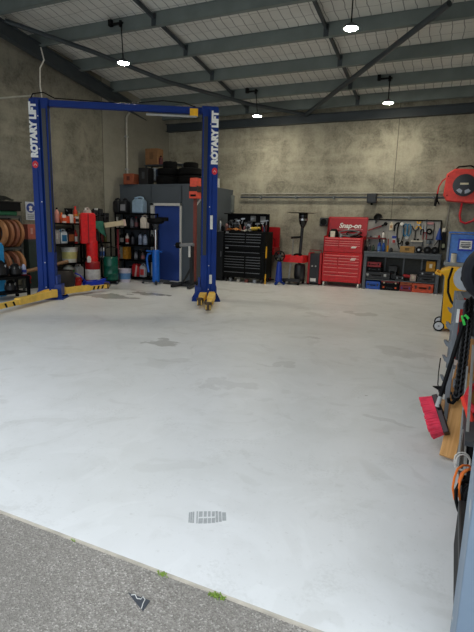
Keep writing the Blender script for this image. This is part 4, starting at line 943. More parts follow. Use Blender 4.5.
# chain hanging off the rack
for i, (px, py0, py1, Yv, lab) in enumerate(((464.5, 312, 372, 4.02, 'black strap hanging from the grey rack just right of the chain'), (468.5, 308, 366, 4.06, 'second black strap hanging right of the first on the grey rack'), (460.8, 322, 360, 4.0, 'short black strap hanging under the green clamp on the rack'))):
    a_, b_ = at(px, py0, Y=Yv), at(px-3.5, py1, Y=Yv-.04)
    tag(MB().tube([a_, a_*.66+b_*.34+Vector((.008, 0, 0)), a_*.33+b_*.67-Vector((.006, 0, 0)), b_], .016, 7).build('rubber_strap', pm('17181B', .8)), lab, 'strap')
t = thing('chain', 'heavy black chain hanging from the grey rack in front of the boards', 'chain', (0, 0, 0))
A0, A1, A2 = at(467, 303, Y=4.02), at(463.5, 345, Y=3.95), at(456.5, 394, Y=3.72)
prev = None
N = 36
for i in range(N):
    f = i/(N-1); p = A0*(1-f)**2+A1*2*f*(1-f)+A2*f*f; q = f+1/(N-1); p2 = A0*(1-q)**2+A1*2*q*(1-q)+A2*q*q
    d = (p2-p).normalized(); s_ = Vector((1, 0, 0)) if i % 2 else Vector((.3, 1, 0)); s_ = (s_-d*s_.dot(d)).normalized()
    R_ = .021; pts = [p+d*(R_*1.5*math.cos(a))+s_*(R_*.85*math.sin(a)) for a in [k_*2*PI/10 for k_ in range(10)]]
    b = MB(); b.tube(pts, .0075, 5, True); b.build('link', pm('1A1A1C', .35, .5), t)
b = MB(); b.tube([A2+Vector(v) for v in ((0, 0, 0), (0, 0, -.04), (-.02, 0, -.075), (-.045, 0, -.07), (-.05, 0, -.04))], .014, 7); b.build('hook', BLACK, t)
dup(t, (.028, .05, .015), 0, 'second black chain hanging close behind the first on the grey rack')
# boards
WOOD = wood_mat('pine_board', 'C98F4E', 'E6B273'); WOOD2 = wood_mat('brown_board', 'A8713C', 'BE8549')
def board(label, p0, p1, w0, th, m, wdir, bev=.003):
    p0, p1 = Vector(p0), Vector(p1); o = bpy.data.objects
    d = (p1-p0); L_ = d.length; d.normalize(); wv = Vector(wdir); wv = (wv-d*wv.dot(d)).normalized(); nv = wv.cross(d)
    b = MB(); b.b2(0, w0, 0, th, 0, L_)
    ob = b.build('wooden_board', m, None, bev); ob.matrix_world = frame(p0, wv, nv) if False else Matrix(((wv.x, nv.x, d.x, p0.x), (wv.y, nv.y, d.y, p0.y), (wv.z, nv.z, d.z, p0.z), (0, 0, 0, 1)))
    return tag(ob, label, 'board')
B0, B1 = at(438.5, 459, Z=.0), at(459.3, 372, Y=4.03)
board('pale pine board leaning on the rack, its end on the floor', B0+Vector((0, 0, .03)), B1, .106, .024, WOOD, (1, .12, 0))
B2, B3 = at(447.5, 395, Y=4.35), at(457.5, 362, Y=4.5)
b0 = at(440, 420, Y=4.25)
board('second pine board behind the first, under the black broom handle', (b0.x+.0, 4.22, .03), B3, .085, .02, WOOD2, (1, .1, 0))
board('wide brown board standing against the right wall behind the rack', (.20, 4.46, .0), (.215, 4.62, .66), .36, .02, WOOD2, (1, .05, 0))
t = thing('wooden_block', 'short brown timber offcut beside the boards on the floor', 'timber', (.045, 4.02, 0))
b = MB(); b.b2(-.02, .02, -.03, .03, 0, .25); b.build('block', pm('A8825A', .8, var=.25), t, .004)
b = MB(); b.b2(-.022, .022, -.032, .032, .13, .15); b.build('black_strap', BLACK, t)
def bar_thing(label, p, q, w_, m, cat='steel bar', name='steel_bar'):
    return tag(MB().bar(p, q, w_, w_*.3, (0, 1, 0)).build(name, m, None, .002), label, cat)
bar_thing('flat grey steel bar leaning just right of the pine board', at(457, 474, Z=.0)+Vector((0, 0, .01)), at(467.5, 366, Y=3.75), .014, pm('8A8A88', .45, .4))
bar_thing('second grey steel bar leaning nearer the blue-grey door jamb', at(464.5, 475, Y=2.75), at(473.5, 345, Y=3.55), .018, pm('96948F', .45, .4))
bar_thing('dark steel angle leaning behind the two grey bars at the right', (.34, 3.4, .012), at(478, 330, Y=3.95), .06, pm('3F4347', .5, .4), 'steel angle', 'steel_angle')
# broom
h0, h1 = at(467, 312, Y=3.74), at(438, 404, Y=3.62)
hd = (h1-h0).normalized()
t = thing('broom', 'red bristled broom leaning head down with a long black handle', 'broom', h1)
b = MB(); b.cyl(h0-h1, -hd*.05, .015); b.build('handle', BLACK, t)
b = MB(); b.cyl(-hd*.06, hd*.02, .016, .018); b.build('ferrule', LGREY, t)
bc = at(431, 418, Y=3.92)-h1
t_ax = Vector((.045, -.30, .02)).normalized()
nx = (bc-t_ax*bc.dot(t_ax)).normalized()
ax = (at(437, 436, Y=3.85)-at(426, 400, Y=4.05)); ax.normalize()
nrm = Vector((-1, .0, -.35)); nrm = (nrm-ax*nrm.dot(ax)).normalized(); sd = ax.cross(nrm)
Mh = Matrix(((ax.x, sd.x, nrm.x, 0), (ax.y, sd.y, nrm.y, 0), (ax.z, sd.z, nrm.z, 0), (0, 0, 0, 1))); Mh.translation = Vector((.026, 0, -.075))
b = MB(); b.b2(-.15, .15, -.035, .035, -.02, .02)
for v in b.bm.verts: v.co = Mh @ v.co
b.build('broom_head', pm('2A1416', .5), t, .006)
b = MB(); b.bar((0, 0, 0), Mh @ Vector((0, 0, -.01)), .03, .03); b.build('socket', BLACK, t)
for i in range(26):
    for j in range(3):
        b = MB() if (i == 0 and j == 0) else b
        x = -.135+.27*i/25; y = (-.022, 0, .022)[j]; fl = 1+.06*abs(x)/.13
        p = Vector((x, y, .015)); q = Vector((x*fl+rr.uniform(-.008, .008), y*2.0+rr.uniform(-.006, .006), .108+rr.uniform(-.008, .006)))
        b.cyl(Mh @ p, Mh @ q, .0095, .014, 6)
o = b.build('bristles', pm('E23A55', .6, var=.2), t); o['kind'] = 'stuff'
# leads and hoses heaped by the door jamb
def coil(label, c, R, n, m, r_=.010, tilt=(0, 0, 1), name='cable_coil', cat='cable', sq=.8):
    ax_ = Vector(tilt).normalized(); u_ = ax_.orthogonal().normalized(); v_ = ax_.cross(u_); q_ = random.Random(hash(label) % 1000 if False else len(label))
    pts = []
    for i in range(n*14):
        a = i*2*PI/14; k_ = 1+.12*math.sin(a*.37+1)+q_.uniform(-.02, .02)
        pts.append(Vector(c)+u_*R*k_*math.cos(a)+v_*R*sq*k_*math.sin(a)+ax_*(i*r_*2.1/14))
    return tag(MB().tube(pts, r_, 6).build(name, m), label, cat)
coil('orange extension lead hanging in loops behind the blue-grey jamb', at(465.5, 488, Y=2.66), .100, 3, pm('EE7A2B', .45), .006, (.9, -.5, .1), 'extension_lead', 'cable', 1.45)
coil('white cable loop hanging above the orange extension lead', at(461.5, 461, Y=2.80), .045, 2, pm('D9D6CF', .5), .004, (.6, -1, .1), 'cable_loop', 'cable', 1.2)
coil('black lead coiled low beside the orange extension lead', at(468.5, 503, Y=2.64), .08, 5, BLACK, .010, (.8, -.5, .1), 'extension_lead', 'cable', 1.9)
tag(MB().tube([at(464.0, 398, Y=3.35), at(465.5, 404, Y=3.3), at(468.0, 410, Y=3.25), at(470.5, 420, Y=3.2), at(472.0, 432, Y=3.1), at(472.5, 445, Y=3.0)], .022, 8).build('air_hose', pm('E2402F', .45)), 'thick red hose bending down beside the steel bars at the right edge', 'hose')
tag(MB().tube([at(474, 384, Y=3.3), at(470, 390, Y=3.3), at(467, 396, Y=3.3), at(469, 404, Y=3.25), at(476, 412, Y=3.2)], .02, 8).build('air_hose', pm('C8202A', .45)), 'dark red hose loop cut by the right picture edge', 'hose')
t = thing('toolbox', 'low black toolbox on the floor tucked against the blue-grey door jamb', 'toolbox', (.245, 2.20, 0))
b = MB(); b.b2(-.088, .09, -.28, .28, 0, .20); b.build('body', BLACK, t, .008)
b = MB(); b.b2(-.09, .092, -.285, .285, .20, .255); b.build('lid', pm('1A1B1F', .5), t, .008)
b = MB(); b.tube([(0, -.1, .25), (0, -.09, .30), (0, .09, .30), (0, .1, .25)], .010, 6); b.build('handle', DRED, t)
t = thing('storage_bin', 'black plastic crate behind the blue-grey door jamb at the right', 'crate', (.355, 3.10, 0))
b = MB(); b.b2(-.17, .22, -.25, .25, 0, .02); b.b2(-.17, -.155, -.25, .25, 0, .42); b.b2(.205, .22, -.25, .25, 0, .42); b.b2(-.17, .22, -.25, -.235, 0, .42); b.b2(-.17, .22, .235, .25, 0, .42); b.build('crate', BLACK, t, .004)
b = MB(); b.b2(-.185, .235, -.265, .265, .40, .43); b.b2(-.13, .18, -.21, .21, .3, .405); b.build('rim', DGREY, t)
tag(MB().tube([at(440.5, 358, Y=4.3), at(438.6, 372, Y=4.28), at(437.8, 384, Y=4.26), at(439, 392, Y=4.24), at(441.5, 396, Y=4.2)], .005, 5).build('wire', BLACK), 'thin black wire bowed out from the rack above the red broom', 'wire')
t = thing('floor_scraper', 'small black scraper blade hooked on the rack left of the broom handle', 'scraper', at(439.5, 388, Y=4.2))
b = MB(); b.prism([(-.055, .01), (.06, -.05), (.06, .03)], (0, 0, 0), (1, 0, 0), (0, 0, 1), .02); b.build('blade', BLACK, t)
b = MB(); b.cyl((.05, -.01, -.01), (.10, -.01, -.03), .012); b.build('stem', DGREY, t)

# ------------------------------------------------------------------ left wall: shelves and what stands on them
def shelf_unit(label, o, ang, w_, d_, levels, h_, mat=BLACKG, up=.03, th=.03, name='shelving_unit', cat='shelves', solid=True):
    """o: front left corner on the floor; local +x along the front, +y towards the wall"""
    t = thing(name, label, cat, o, ang)
    for x in (0, w_-up):
        for y in (0, d_-up):
            b = MB(); b.b2(x, x+up, y, y+up, 0, h_); b.build('upright', mat, t)
    for z in levels:
        b = MB()
        b.b2(0, w_, 0, .012, z-th, z+.008); b.b2(0, w_, d_-.012, d_, z-th, z+.008); b.b2(0, .012, 0, d_, z-th, z+.008); b.b2(w_-.012, w_, 0, d_, z-th, z+.008); b.b2(0, w_, 0, d_, z-.008, z)
        b.build('shelf', mat, t)
    return t
WANG = math.atan2(-.1*-1, 1)  # wall direction helper
wd_ = Vector((.0995, .995, 0))                  # along the left wall, away from the door
wn_ = Vector((.995, -.0995, 0))                 # off the wall
AW = math.atan2(wd_.y, wd_.x)
def wallpt(px, py, off): return at(px, py, L=off)
# shelf unit 1
f0, f1 = at(52.5, 284, L=.46), at(86, 284, L=.46); f0.z = f1.z = 0
W1 = (f1-f0).length
s1 = shelf_unit('black shelving behind the left lift post with orange bottles on top', f0, AW, W1, .40, (.07, .55, 1.02, 1.53), 1.55)
def on1(px, off=.30):
    p = at(px, 240, L=off); p.z = 0; return p
RZ_ = AW    # objects made facing -y turn to face off the wall
for px, z, h_, r_, m, c_, bd, lab in (
        (58, 1.54, .36, .055, pm('C98478', .5), BLACK, None, 'salmon bottle with black cap, leftmost on the top shelf by the post'),
        (62.5, 1.54, .25, .05, pm('DA5B28', .5), pm('D87A3C', .5), None, 'orange bottle second from the left on the top shelf by the post'),
        (76.3, 1.54, .42, .055, pm('C63A22', .45), BRED, pm('D98B2F', .5), 'tall red spray can with orange label on the top shelf by the post'),
        (79.8, 1.54, .30, .05, pm('A9A36A', .5), LGREY, pm('C8BE4A', .5), 'olive bottle with yellow label, rightmost on the top shelf by the post'),
        (75.8, 1.03, .34, .05, pm('C32A22', .45), DRED, pm('E5DFD8', .6), 'red bottle with white label on the middle shelf behind the post')):
    p = on1(px); bottle(lab, (p.x, p.y, z), h_, r_, m, c_, bd, RZ_)
for px, z, h_, r_, m, c_, bd, lab in (
        (65, 1.54, .20, .05, pm('E2D4CB', .5), LGREY, ORANGE, 'white tin with orange band on the top shelf by the post'),
        (68, 1.54, .17, .06, pm('D9491F', .5), DGREY, None, 'plain orange tin at the middle of the top shelf by the post'),
        (71.6, 1.54, .22, .065, pm('DDD9D2', .5), BLACK, None, 'white tin with black lid on the top shelf by the post'),
        (74.2, 1.54, .14, .05, pm('D6562A', .5), WHITE, None, 'small orange tin with white lid on the top shelf by the post'),
        (77.6, 1.54, .17, .05, pm('E4E2DA', .5), BLACK, pm('2B2B2B', .6), 'small white tin with black band on the top shelf by the post')):
    p = on1(px, .37); can(lab, (p.x, p.y, z), h_, r_, m, c_, bd, RZ_)
p = on1(69.8, .16); tub('round black bucket behind the tins on the top shelf by the post', (p.x, p.y, 1.54), .10, .36, BLACK, None, None, RZ_)
p = on1(62.6, .26); jug('blue and white oil jug on the middle shelf behind the post', (p.x, p.y, 1.03), .20, .14, .36, pm('CBD7DE', .5), pm('2A6F9A', .4), pm('1E6F9F', .5), RZ_)
p = on1(69.6, .26); jug('black oil jug with orange label on the middle shelf behind the post', (p.x, p.y, 1.03), .22, .15, .38, pm('1D1A19', .4), BLACK, pm('9C5A33', .6), RZ_)
p = on1(73.2, .20); can('dark red tin beside the black oil jug on the middle shelf', (p.x, p.y, 1.03), .18, .05, pm('A8452C', .5), BLACK, None, RZ_)
p = on1(54.6, .25); carton('grey carton at the left end of the middle shelf behind the post', (p.x, p.y, 1.03), .18, .2, .34, pm('8E8D8E', .7), LGREY, RZ_)
p = on1(69, .26); tub('large white drum with yellow label on the lower shelf behind the post', (p.x, p.y, .56), .20, .38, pm('CFCFC6', .5), None, pm('C9C27C', .6), RZ_, 'drum')
p = on1(67, .30); p2 = on1(77, .26)
t = thing('plastic_bag', 'white bag with green print on the bottom shelf behind the black drum', 'bag', (p.x, p.y, .08), RZ_)
b = MB(); b.lathe([(0, 0), (.13, .0), (.17, .06), (.18, .22), (.14, .36), (.05, .42), (0, .40)], seg=16)
for v in b.bm.verts: v.co.y *= .7; v.co.x += .02*math.sin(v.co.z*23)
b.build('bag', pm('D2D6CC', .6), t)
b = MB(); b.prism([(-.10, .25), (-.02, .20), (.09, .27), (.05, .31), (.02, .16), (-.03, .15), (-.05, .22)], (.02, -.125, 0), (1, 0, 0), (0, 0, 1), .01); b.build('green_print', pm('2E7A3A', .6), t)
jug('white plastic container at the right end of the bottom shelf behind the post', (p2.x, p2.y, .08), .22, .2, .42, pm('D3D2CF', .5), LGREY, None, RZ_)
# black drum with brown pole
p = at(62, 287, Z=0); p = Vector((-8.45, 8.45, 0))
p = Vector((-8.30, 8.40, 0)); t = thing('oil_drum', 'dark brown-black open drum on the floor just behind the left lift post', 'drum', p)
b = MB(); b.lathe([(0, 0), (.24, 0), (.26, .03), (.30, .16), (.31, .26), (.27, .40), (.25, .44), (.23, .44), (.24, .36), (0, .34)], seg=26); b.build('body', pm('241F1D', .55, var=.3, scale=5), t)
b = MB(); b.lathe([(.25, .435), (.262, .44), (.255, .455), (.245, .45)], seg=26, closed=True); b.build('rim', pm('3C332E', .5), t)
p0, p1 = at(17, 273.5, Y=7.45), at(68, 261.5, Y=8.55)
tag(MB().cyl(p0, p1, .042, seg=12).build('wooden_pole', wood_mat('brown_pole', '7C5A3E', '96714E', 0)), 'brown wooden pole lying across the black drum behind the left post', 'pole')
# red fluid dispenser
p = at(89, 284, L=.62)
p.z = 0
p += Vector((.12, .02, 0)); t = thing('oil_dispenser', 'tall red waste oil dispenser with white label between the two black shelves', 'oil dispenser', p, RZ_-.6)
b = MB(); b.lathe([(0, .04), (.17, .04), (.185, .07), (.185, .56), (.15, .60), (0, .61)], seg=26); b.build('base_tank', pm('A01318', .4), t)
b = MB(); b.lathe([(0, .60), (.135, .60), (.14, .62), (.14, 1.10), (.11, 1.14), (0, 1.15)], seg=24); b.build('upper_cylinder', BRED, t)
b = MB(); b.prism([(-.19, 1.04), (.17, 1.04), (.17, 1.76), (.13, 1.80), (-.15, 1.80), (-.19, 1.76)], (-.08, .13, 0), (1, 0, 0), (0, 0, 1), .26); b.build('collector_box', BRED, t, .02)
b = MB(); b.b2(-.105, -.08, -.139, -.13, 1.06, 1.78); b.build('seam', DRED, t)
b = MB(); b.lathe([(.186, .14), (.188, .14), (.188, .40), (.186, .40)], seg=26); 
for v in list(b.bm.verts):
    if v.co.y > .02: b.bm.verts.remove(v)
o = b.build('paper_label', pm('D9D6D2', .6), t); o['label'] = 'wide white label on the base tank'
b = MB(); b.lathe([(0, .60), (.05, .60), (.055, .7), (.03, .75), (0, .76)], (-.10, -.12, -.02), 14); b.build('white_cap', pm('D8CFCB', .5), t)
b = MB(); b.tube([(.16, 0, .6), (.24, -.03, .7), (.25, -.05, 1.0), (.2, -.06, 1.2)], .016, 6); b.build('hose', BLACK, t)
for a in range(4):
    b = MB(); x, y = .14*math.cos(a*PI/2+.8), .14*math.sin(a*PI/2+.8); b.cyl((x-.02, y, .03), (x+.02, y, .03), .03); b.build('wheel', BLACK, t)
p = at(86.3, 281, L=.98); p.z = .0
t = thing('trolley_jack', 'bright blue trolley jack on the floor in front of the red dispenser', 'trolley jack', (-7.98, 9.22, 0), math.radians(62))
b = MB()
for s_ in (-1, 1): b.prism([(-.30, .03), (.30, .03), (.30, .12), (.05, .17), (-.30, .14)], (0, s_*.11+.01, 0), (1, 0, 0), (0, 0, 1), .02)
b.b2(-.28, -.10, -.10, .10, .06, .15); b.b2(.24, .30, -.10, .10, .04, .10); b.build('frame', pm('1436B8', .4), t, .004)
b = MB(); b.bar((-.05, 0, .10), (.24, 0, .19), .08, .05); b.build('lift_arm', pm('1A45CC', .4), t)
b = MB(); b.lathe([(0, 0), (.05, 0), (.06, .03), (0, .03)], (.24, 0, .20), 16); b.build('saddle', BLACK, t)
for x, y, r_ in ((-.25, -.13, .045), (-.25, .13, .045), (.27, -.125, .04), (.27, .125, .04)):
    b = MB(); b.cyl((x, y-.018, r_), (x, y+.018, r_), r_); b.build('wheel', DGREY, t)
b = MB(); b.tube([(-.26, 0, .14), (-.40, 0, .30), (-.52, 0, .36)], .016, 7); b.build('handle', pm('1436B8', .4), t)
tub('small red bucket on the floor beside the blue trolley jack', (-8.47, 9.12, 0), .09, .20, pm('CC2A22', .45), pm('B3211C', .45))
# shelf unit 2, in the corner beside the red dispenser
f0, f1 = at(92, 284, L=.46), at(116.5, 284, L=.46); f0.z = f1.z = 0
W2 = (f1-f0).length-.15
s2 = shelf_unit('black shelving with turquoise cloth hanging from its top, in the left corner', f0, AW, W2, .40, (.07, .62, 1.05, 1.57), 1.59)
p = on1(90.5, .30); jug('pale pinkish white jug on the left end of the corner shelf top', (f0.x-.11, f0.y+.03, 1.58), .18, .13, .36, pm('C9B6B2', .5), WHITE, None, RZ_)
for i, (k_, w_, h_, lab) in enumerate(((.30, .15, .30, 'black plastic case at the left of the corner shelf top'), (.55, .14, .34, 'taller black case in the middle of the corner shelf top'), (.82, .17, .24, 'low black case at the right of the corner shelf top'))):
    q = f0+wd_*(k_*W2)-wn_*.15; case(lab, (q.x, q.y, 1.58), w_, .26, h_, pm('191A1E', .5), DGREY, None, RZ_)
for i, (k_, m, h_, lab) in enumerate(((.425, pm('DAD7D2', .5), .26, 'white spray bottle standing between the cases on the corner shelf top'),)):
    q = f0+wd_*(k_*W2)-wn_*.12; spray(lab, (q.x, q.y, 1.58), .36, .045, m, WHITE, None, RZ_)
q0 = f0+wd_*.02
def clothf(u, v):
    q = q0+wd_*(.38*u+.10*v)+wn_*(.03+.02*math.sin(u*9)+.015*v)-wn_*(.22*max(0, .25-v)); return (q.x, q.y, 1.60-.55*max(0, v-.22)*(.35+.65*u)+.004)
tag(MB().grid(clothf, 14, 14, .006).build('cloth', pm('58A892', .9, var=.15, scale=8)), 'turquoise cloth draped over the front of the corner shelf top', 'cloth')
c0, c1 = at(104, 225.5, Y=10.18), at(125, 222.5, Y=10.60)
t = thing('wooden_plank', 'long cream plank jutting from the corner shelf towards the door', 'plank', (0, 0, 0))
b = MB(); b.bar(c0, c1, .20, .13); b.build('plank', pm('D0C3A2', .75, var=.08), t, .01)
b = MB(); b.bar(c1+(c0-c1).normalized()*.06, c1, .24, .17); o = b.build('end_wrap', pm('D2B7AA', .7), t)
for z, its in ((1.06, ((.20, .20, .09, BLACK, 'black'), (.45, .34, .07, pm('30323A', .5), 'charcoal'), (.70, .26, .06, pm('7E2E2A', .5), 'dark red'), (.88, .22, .05, pm('6C6A2E', .5), 'olive'))),
               (.63, ((.30, .28, .12, pm('C9C1AD', .6), 'cream'), (.72, .34, .10, pm('D4D8DC', .5), 'white'),))):
    for k_, h_, r_, m, nm in its:
        q = f0+wd_*(k_*W2)-wn_*.14; bottle('%s bottle on the %s shelf of the corner unit' % (nm, 'upper' if z > 1 else 'lower'), (q.x, q.y, z), h_, r_*.8, m, BLACK if m is not BLACK else LGREY, pm('3C62A8', .5) if nm == 'white' else None, RZ_)
q = f0+wd_*(.06)-wn_*.12; can('round blue tin at the left of the lower shelf of the corner unit', (q.x, q.y, .63), .2, .07, pm('23409C', .4), BLACK, None, RZ_)
# green drum on its trolley
p = at(107, 284, Z=0); p = Vector((-8.13, 9.97, 0))
t = thing('gas_drum', 'shiny dark green drum strapped to a black hand trolley', 'drum', p, math.radians(35))
b = MB(); b.lathe([(0, .09), (.175, .09), (.19, .11), (.19, .26), (.196, .27), (.19, .28), (.19, .46), (.196, .47), (.19, .48), (.19, .68), (.175, .70), (0, .70)], seg=30); b.build('body', pm('0A5A48', .28), t)
b = MB(); b.lathe([(0, .70), (.04, .70), (.04, .73), (0, .73)], (.10, 0, 0), 12); b.build('bung', BLACK, t)
t = thing('hand_trolley', 'black two-wheeled trolley under the green drum', 'trolley', p, math.radians(35))
b = MB(); b.b2(-.20, .20, -.20, .20, .045, .085); b.build('base', BLACK, t, .006)
for x, y in ((-.17, -.19), (.17, -.19), (-.17, .19), (.17, .19)):
    b = MB(); b.cyl((x-.02, y, .045), (x+.02, y, .045), .045); b.build('wheel', DGREY, t)
b = MB(); b.tube([(-.16, .205, .06), (-.16, .22, .9), (0, .22, .96), (.16, .22, .9), (.16, .205, .06)], .016, 7); b.build('handle', BLACK, t)
q = at(117, 284, Y=10.3)
tag(MB().cyl((q.x-.16, 10.55, .0), (q.x-.22, 10.66, 1.40), .026, seg=10).build('red_pole', pm('8E2431', .45)), 'slim dark red pole standing right of the green drum', 'pole')

# shelf unit 3 against the office box
g0, g1 = at(116, 284, Y=10.95), at(150.5, 284, Y=10.95)
gx0, gx1 = g0.x, g1.x
s3 = shelf_unit('black shelving full of bottles against the grey office box left of the blue door', (gx0, 10.95, 0), 0, gx1-gx0, .40, (.08, .56, .98, 1.43, 1.84), 1.86)
def x3(px): return at(px, 245, Y=11.1).x
Y3 = 11.12
jug('square black jerrycan, left of the two on the top bottle shelf', (x3(118.3), Y3, 1.85), .20, .2, .40, pm('1C1D21', .4), BLACK)
jug('square black jerrycan, right of the two on the top bottle shelf', (x3(125.2), Y3, 1.85), .23, .2, .39, pm('202127', .4), DGREY, pm('8C8D93', .6))
jug('pale blue plastic jerrycan on the top bottle shelf next to the door frame', (x3(139.5), Y3, 1.85), .37, .22, .44, pm('93ADC4', .35), pm('7C9AB5', .4))
row = lambda z, its: [globals()[k_](lab, (x3(px), Y3+dy, z), h_, r_, m, c_, bd) for k_, px, dy, h_, r_, m, c_, bd, lab in its]
PK = pm('C98C92', .5); GB2 = pm('8F9CB3', .4)
for z_ in (1.44, .99, .57):
    for i in range(5):
        h_ = (.30, .33, .27, .31, .29)[i]
        bottle('plain black bottle in the back row of the shelves left of the blue door', (gx0+.14+i*(gx1-gx0-.28)/4, 11.25, z_), h_, .06, BLACK, BLACKG, None, 0., 'black bottles in the back row')
row(1.44, (('spray', 118.5, -.05, .30, .05, pm('B8B3AD', .5), WHITE, None, 'white headed spray bottle at the left of the second bottle shelf'),
           ('bottle', 122.5, -.02, .26, .055, pm('9A9690', .5), DGREY, None, 'grey bottle beside the spray on the second bottle shelf'),
           ('bottle', 127.5, .02, .33, .055, BLACK, DGREY, None, 'black bottle left of centre on the second bottle shelf'),
           ('bottle', 132.5, -.02, .34, .06, pm('474B55', .4), BLACK, pm('5F636C', .5), 'slate bottle with grey label on the second bottle shelf'),
           ('bottle', 136.7, -.02, .31, .055, pm('2E2B31', .4), DRED, pm('6C4046', .5), 'dark bottle with red cap on the second bottle shelf')))
jug('cream white jug on the second bottle shelf beside the door frame', (x3(145.5), Y3-.05, 1.44), .20, .16, .36, pm('D5CCBE', .5), WHITE)
row(.99, (('bottle', 121.5, 0, .32, .06, BLACK, DGREY, pm('8F8F90', .5), 'black bottle with grey label at the left of the third bottle shelf'),
          ('bottle', 127.6, -.03, .30, .05, pm('C7C2C0', .5), pm('B6B4B4', .5), pm('B23831', .5), 'white bottle with red label on the third bottle shelf'),
          ('bottle', 132.5, 0, .25, .055, pm('3A3D47', .4), BLACK, None, 'charcoal bottle in the middle of the third bottle shelf'),
          ('bottle', 140.5, -.02, .34, .06, GB2, BLACK, pm('6F7C96', .5), 'blue-grey bottle, left of two on the third bottle shelf'),
          ('bottle', 145.2, -.02, .33, .06, pm('7E8CA6', .4), BLACK, pm('9AA6BC', .5), 'blue-grey bottle, right of two on the third bottle shelf')))
row(.57, (('bottle', 119.8, -.05, .24, .055, PK, pm('D9A5A7', .5), pm('C2484E', .5), 'pink bottle with red label at the left of the fourth bottle shelf'),
          ('bottle', 135.5, 0, .26, .055, pm('55585F', .4), BLACK, pm('7D8087', .5), 'dark grey bottle on the fourth bottle shelf right of the yellow carton'),
          ('bottle', 139.0, .03, .30, .05, BLACK, DGREY, None, 'slim black bottle in the middle of the fourth bottle shelf'),
          ('bottle', 142.8, -.02, .24, .055, pm('41363A', .4), BLACK, pm('8C5458', .5), 'brown-black bottle with pink label on the fourth bottle shelf')))
carton('yellow orange carton on the fourth bottle shelf', (x3(127), Y3-.03, .57), .16, .18, .34, pm('C98B2C', .6), pm('D8A550', .6))
carton('pale green-white carton beside the yellow carton on the fourth bottle shelf', (x3(123), Y3, .57), .10, .18, .33, pm('B7BCA8', .6), LGREY)
t = tub('milky white tub with blue label on the floor left of the bottle shelves', (at(123.5, 281, Z=0).x+.17, 10.42, 0), .17, .36, pm('C9C3D2', .35), None, pm('5A86B8', .5))
t = thing('red_bag', 'red and black bag on the bottom shelf under the bottles', 'bag', (x3(136.6), Y3-.02, .09))
b = MB(); b.prism([(-.11, 0), (.11, 0), (.12, .25), (.06, .36), (-.08, .36), (-.12, .25)], (0, .09, 0), (1, 0, 0), (0, 0, 1), .18); b.build('body', pm('BF1E26', .6), t, .02)
b = MB(); b.prism([(-.02, 0), (.04, 0), (.08, .30), (.04, .34)], (0, -.092, 0), (1, 0, 0), (0, 0, 1), .006); b.build('stripe', pm('D9C2BE', .6), t)
b = MB(); b.tube([(-.06, 0, .35), (-.04, 0, .40), (.03, 0, .40), (.05, 0, .35)], .010, 6); b.build('handle', BLACK, t)
jug('grey and white oil bottle on the bottom shelf right of the red bag', (x3(143.6), Y3-.05, .09), .17, .12, .38, pm('A9ABB2', .45), DGREY, pm('C23E40', .5))
can('dark tin on the bottom shelf left of the red bag', (x3(131), Y3, .09), .30, .07, BLACK, DGREY, pm('4E5660', .5))

# ------------------------------------------------------------------ brake disc rack at the far left
h0_, h1_ = at(-6, 285, L=.46), at(25.5, 285, L=.46); h0_.z = h1_.z = 0
W0 = (h1_-h0_).length
shelf_unit('dark grey steel rack of copper coloured rings at the left picture edge', h0_, AW, W0, .42, (.10, .30, .98, 1.66), 1.68, pm('4A4D4B', .5, .2), .045, .04)
def ring_(label, q, R_, m, lean=.1, group=None):
    t = thing('brake_ring', label, 'ring', (q.x, q.y, q.z), AW, group)
    b = MB(); c = Vector((0, 0, R_)); ax_ = Vector((1, .10, -lean))
    b.lathe([(R_*.66, -.03), (R_*.98, -.03), (R_, -.015), (R_, .03), (R_*.96, .045), (R_*.66, .04)], c, 34, ax_, True); b.build('friction_band', m, t)
    b = MB(); b.lathe([(R_*.58, -.02), (R_*.665, -.035), (R_*.665, .045), (R_*.58, .03)], c, 34, ax_, True); b.build('inner_band', pm('1E1B1A', .5), t)
    return t
COP = [pm('A8744A', .5, var=.2, scale=5), pm('8F5C3C', .5, var=.2, scale=5), pm('84503A', .5, var=.2, scale=5), pm('97643F', .5, var=.2, scale=5)]
for i, (px, lab) in enumerate(((0, 'copper ring cut by the left picture edge on the upper ring shelf'), (6.2, 'second copper ring from the left on the upper ring shelf'), (11.6, 'third copper ring from the left on the upper ring shelf'), (16.4, 'rightmost copper ring on the upper ring shelf'))):
    q = at(px-2.3, 240, L=.36); q.z = .99; ring_(lab, q, .30, COP[i], .06)
for i, (px, lab) in enumerate(((3.5, 'leftmost copper ring on the lower ring shelf'), (11.5, 'middle copper ring on the lower ring shelf'), (17.5, 'rightmost copper ring on the lower ring shelf'))):
    q = at(px-2.3, 262, L=.36); q.z = .312; ring_(lab, q, .30, COP[(i+1) % 3], .06)
q = at(3, 212, L=.28); q.z = 1.67
tag(MB().box((0, 0, .05), (.46, .34, .10)).build('green_case', pm('14573A', .45), None, .02, q), 'flat green case on top of the rack at the left edge', 'case')
bpy.data.objects['green_case'].rotation_euler = (0, 0, AW)
t = thing('storage_crate', 'black open crate on the green case at the left edge', 'crate', (q.x, q.y, q.z+.101), AW)
b = MB(); b.b2(-.30, .30, -.2, .2, 0, .02); b.b2(-.30, -.285, -.2, .2, 0, .2); b.b2(.285, .30, -.2, .2, 0, .2); b.b2(-.3, .3, -.2, -.185, 0, .2); b.b2(-.3, .3, .185, .2, 0, .2); b.build('tub', BLACK, t, .004)
b = MB(); b.b2(-.32, .32, -.22, .22, .185, .205); b.b2(-.27, .27, -.17, .17, .1, .19); b.build('rim', pm('101113', .5), t)
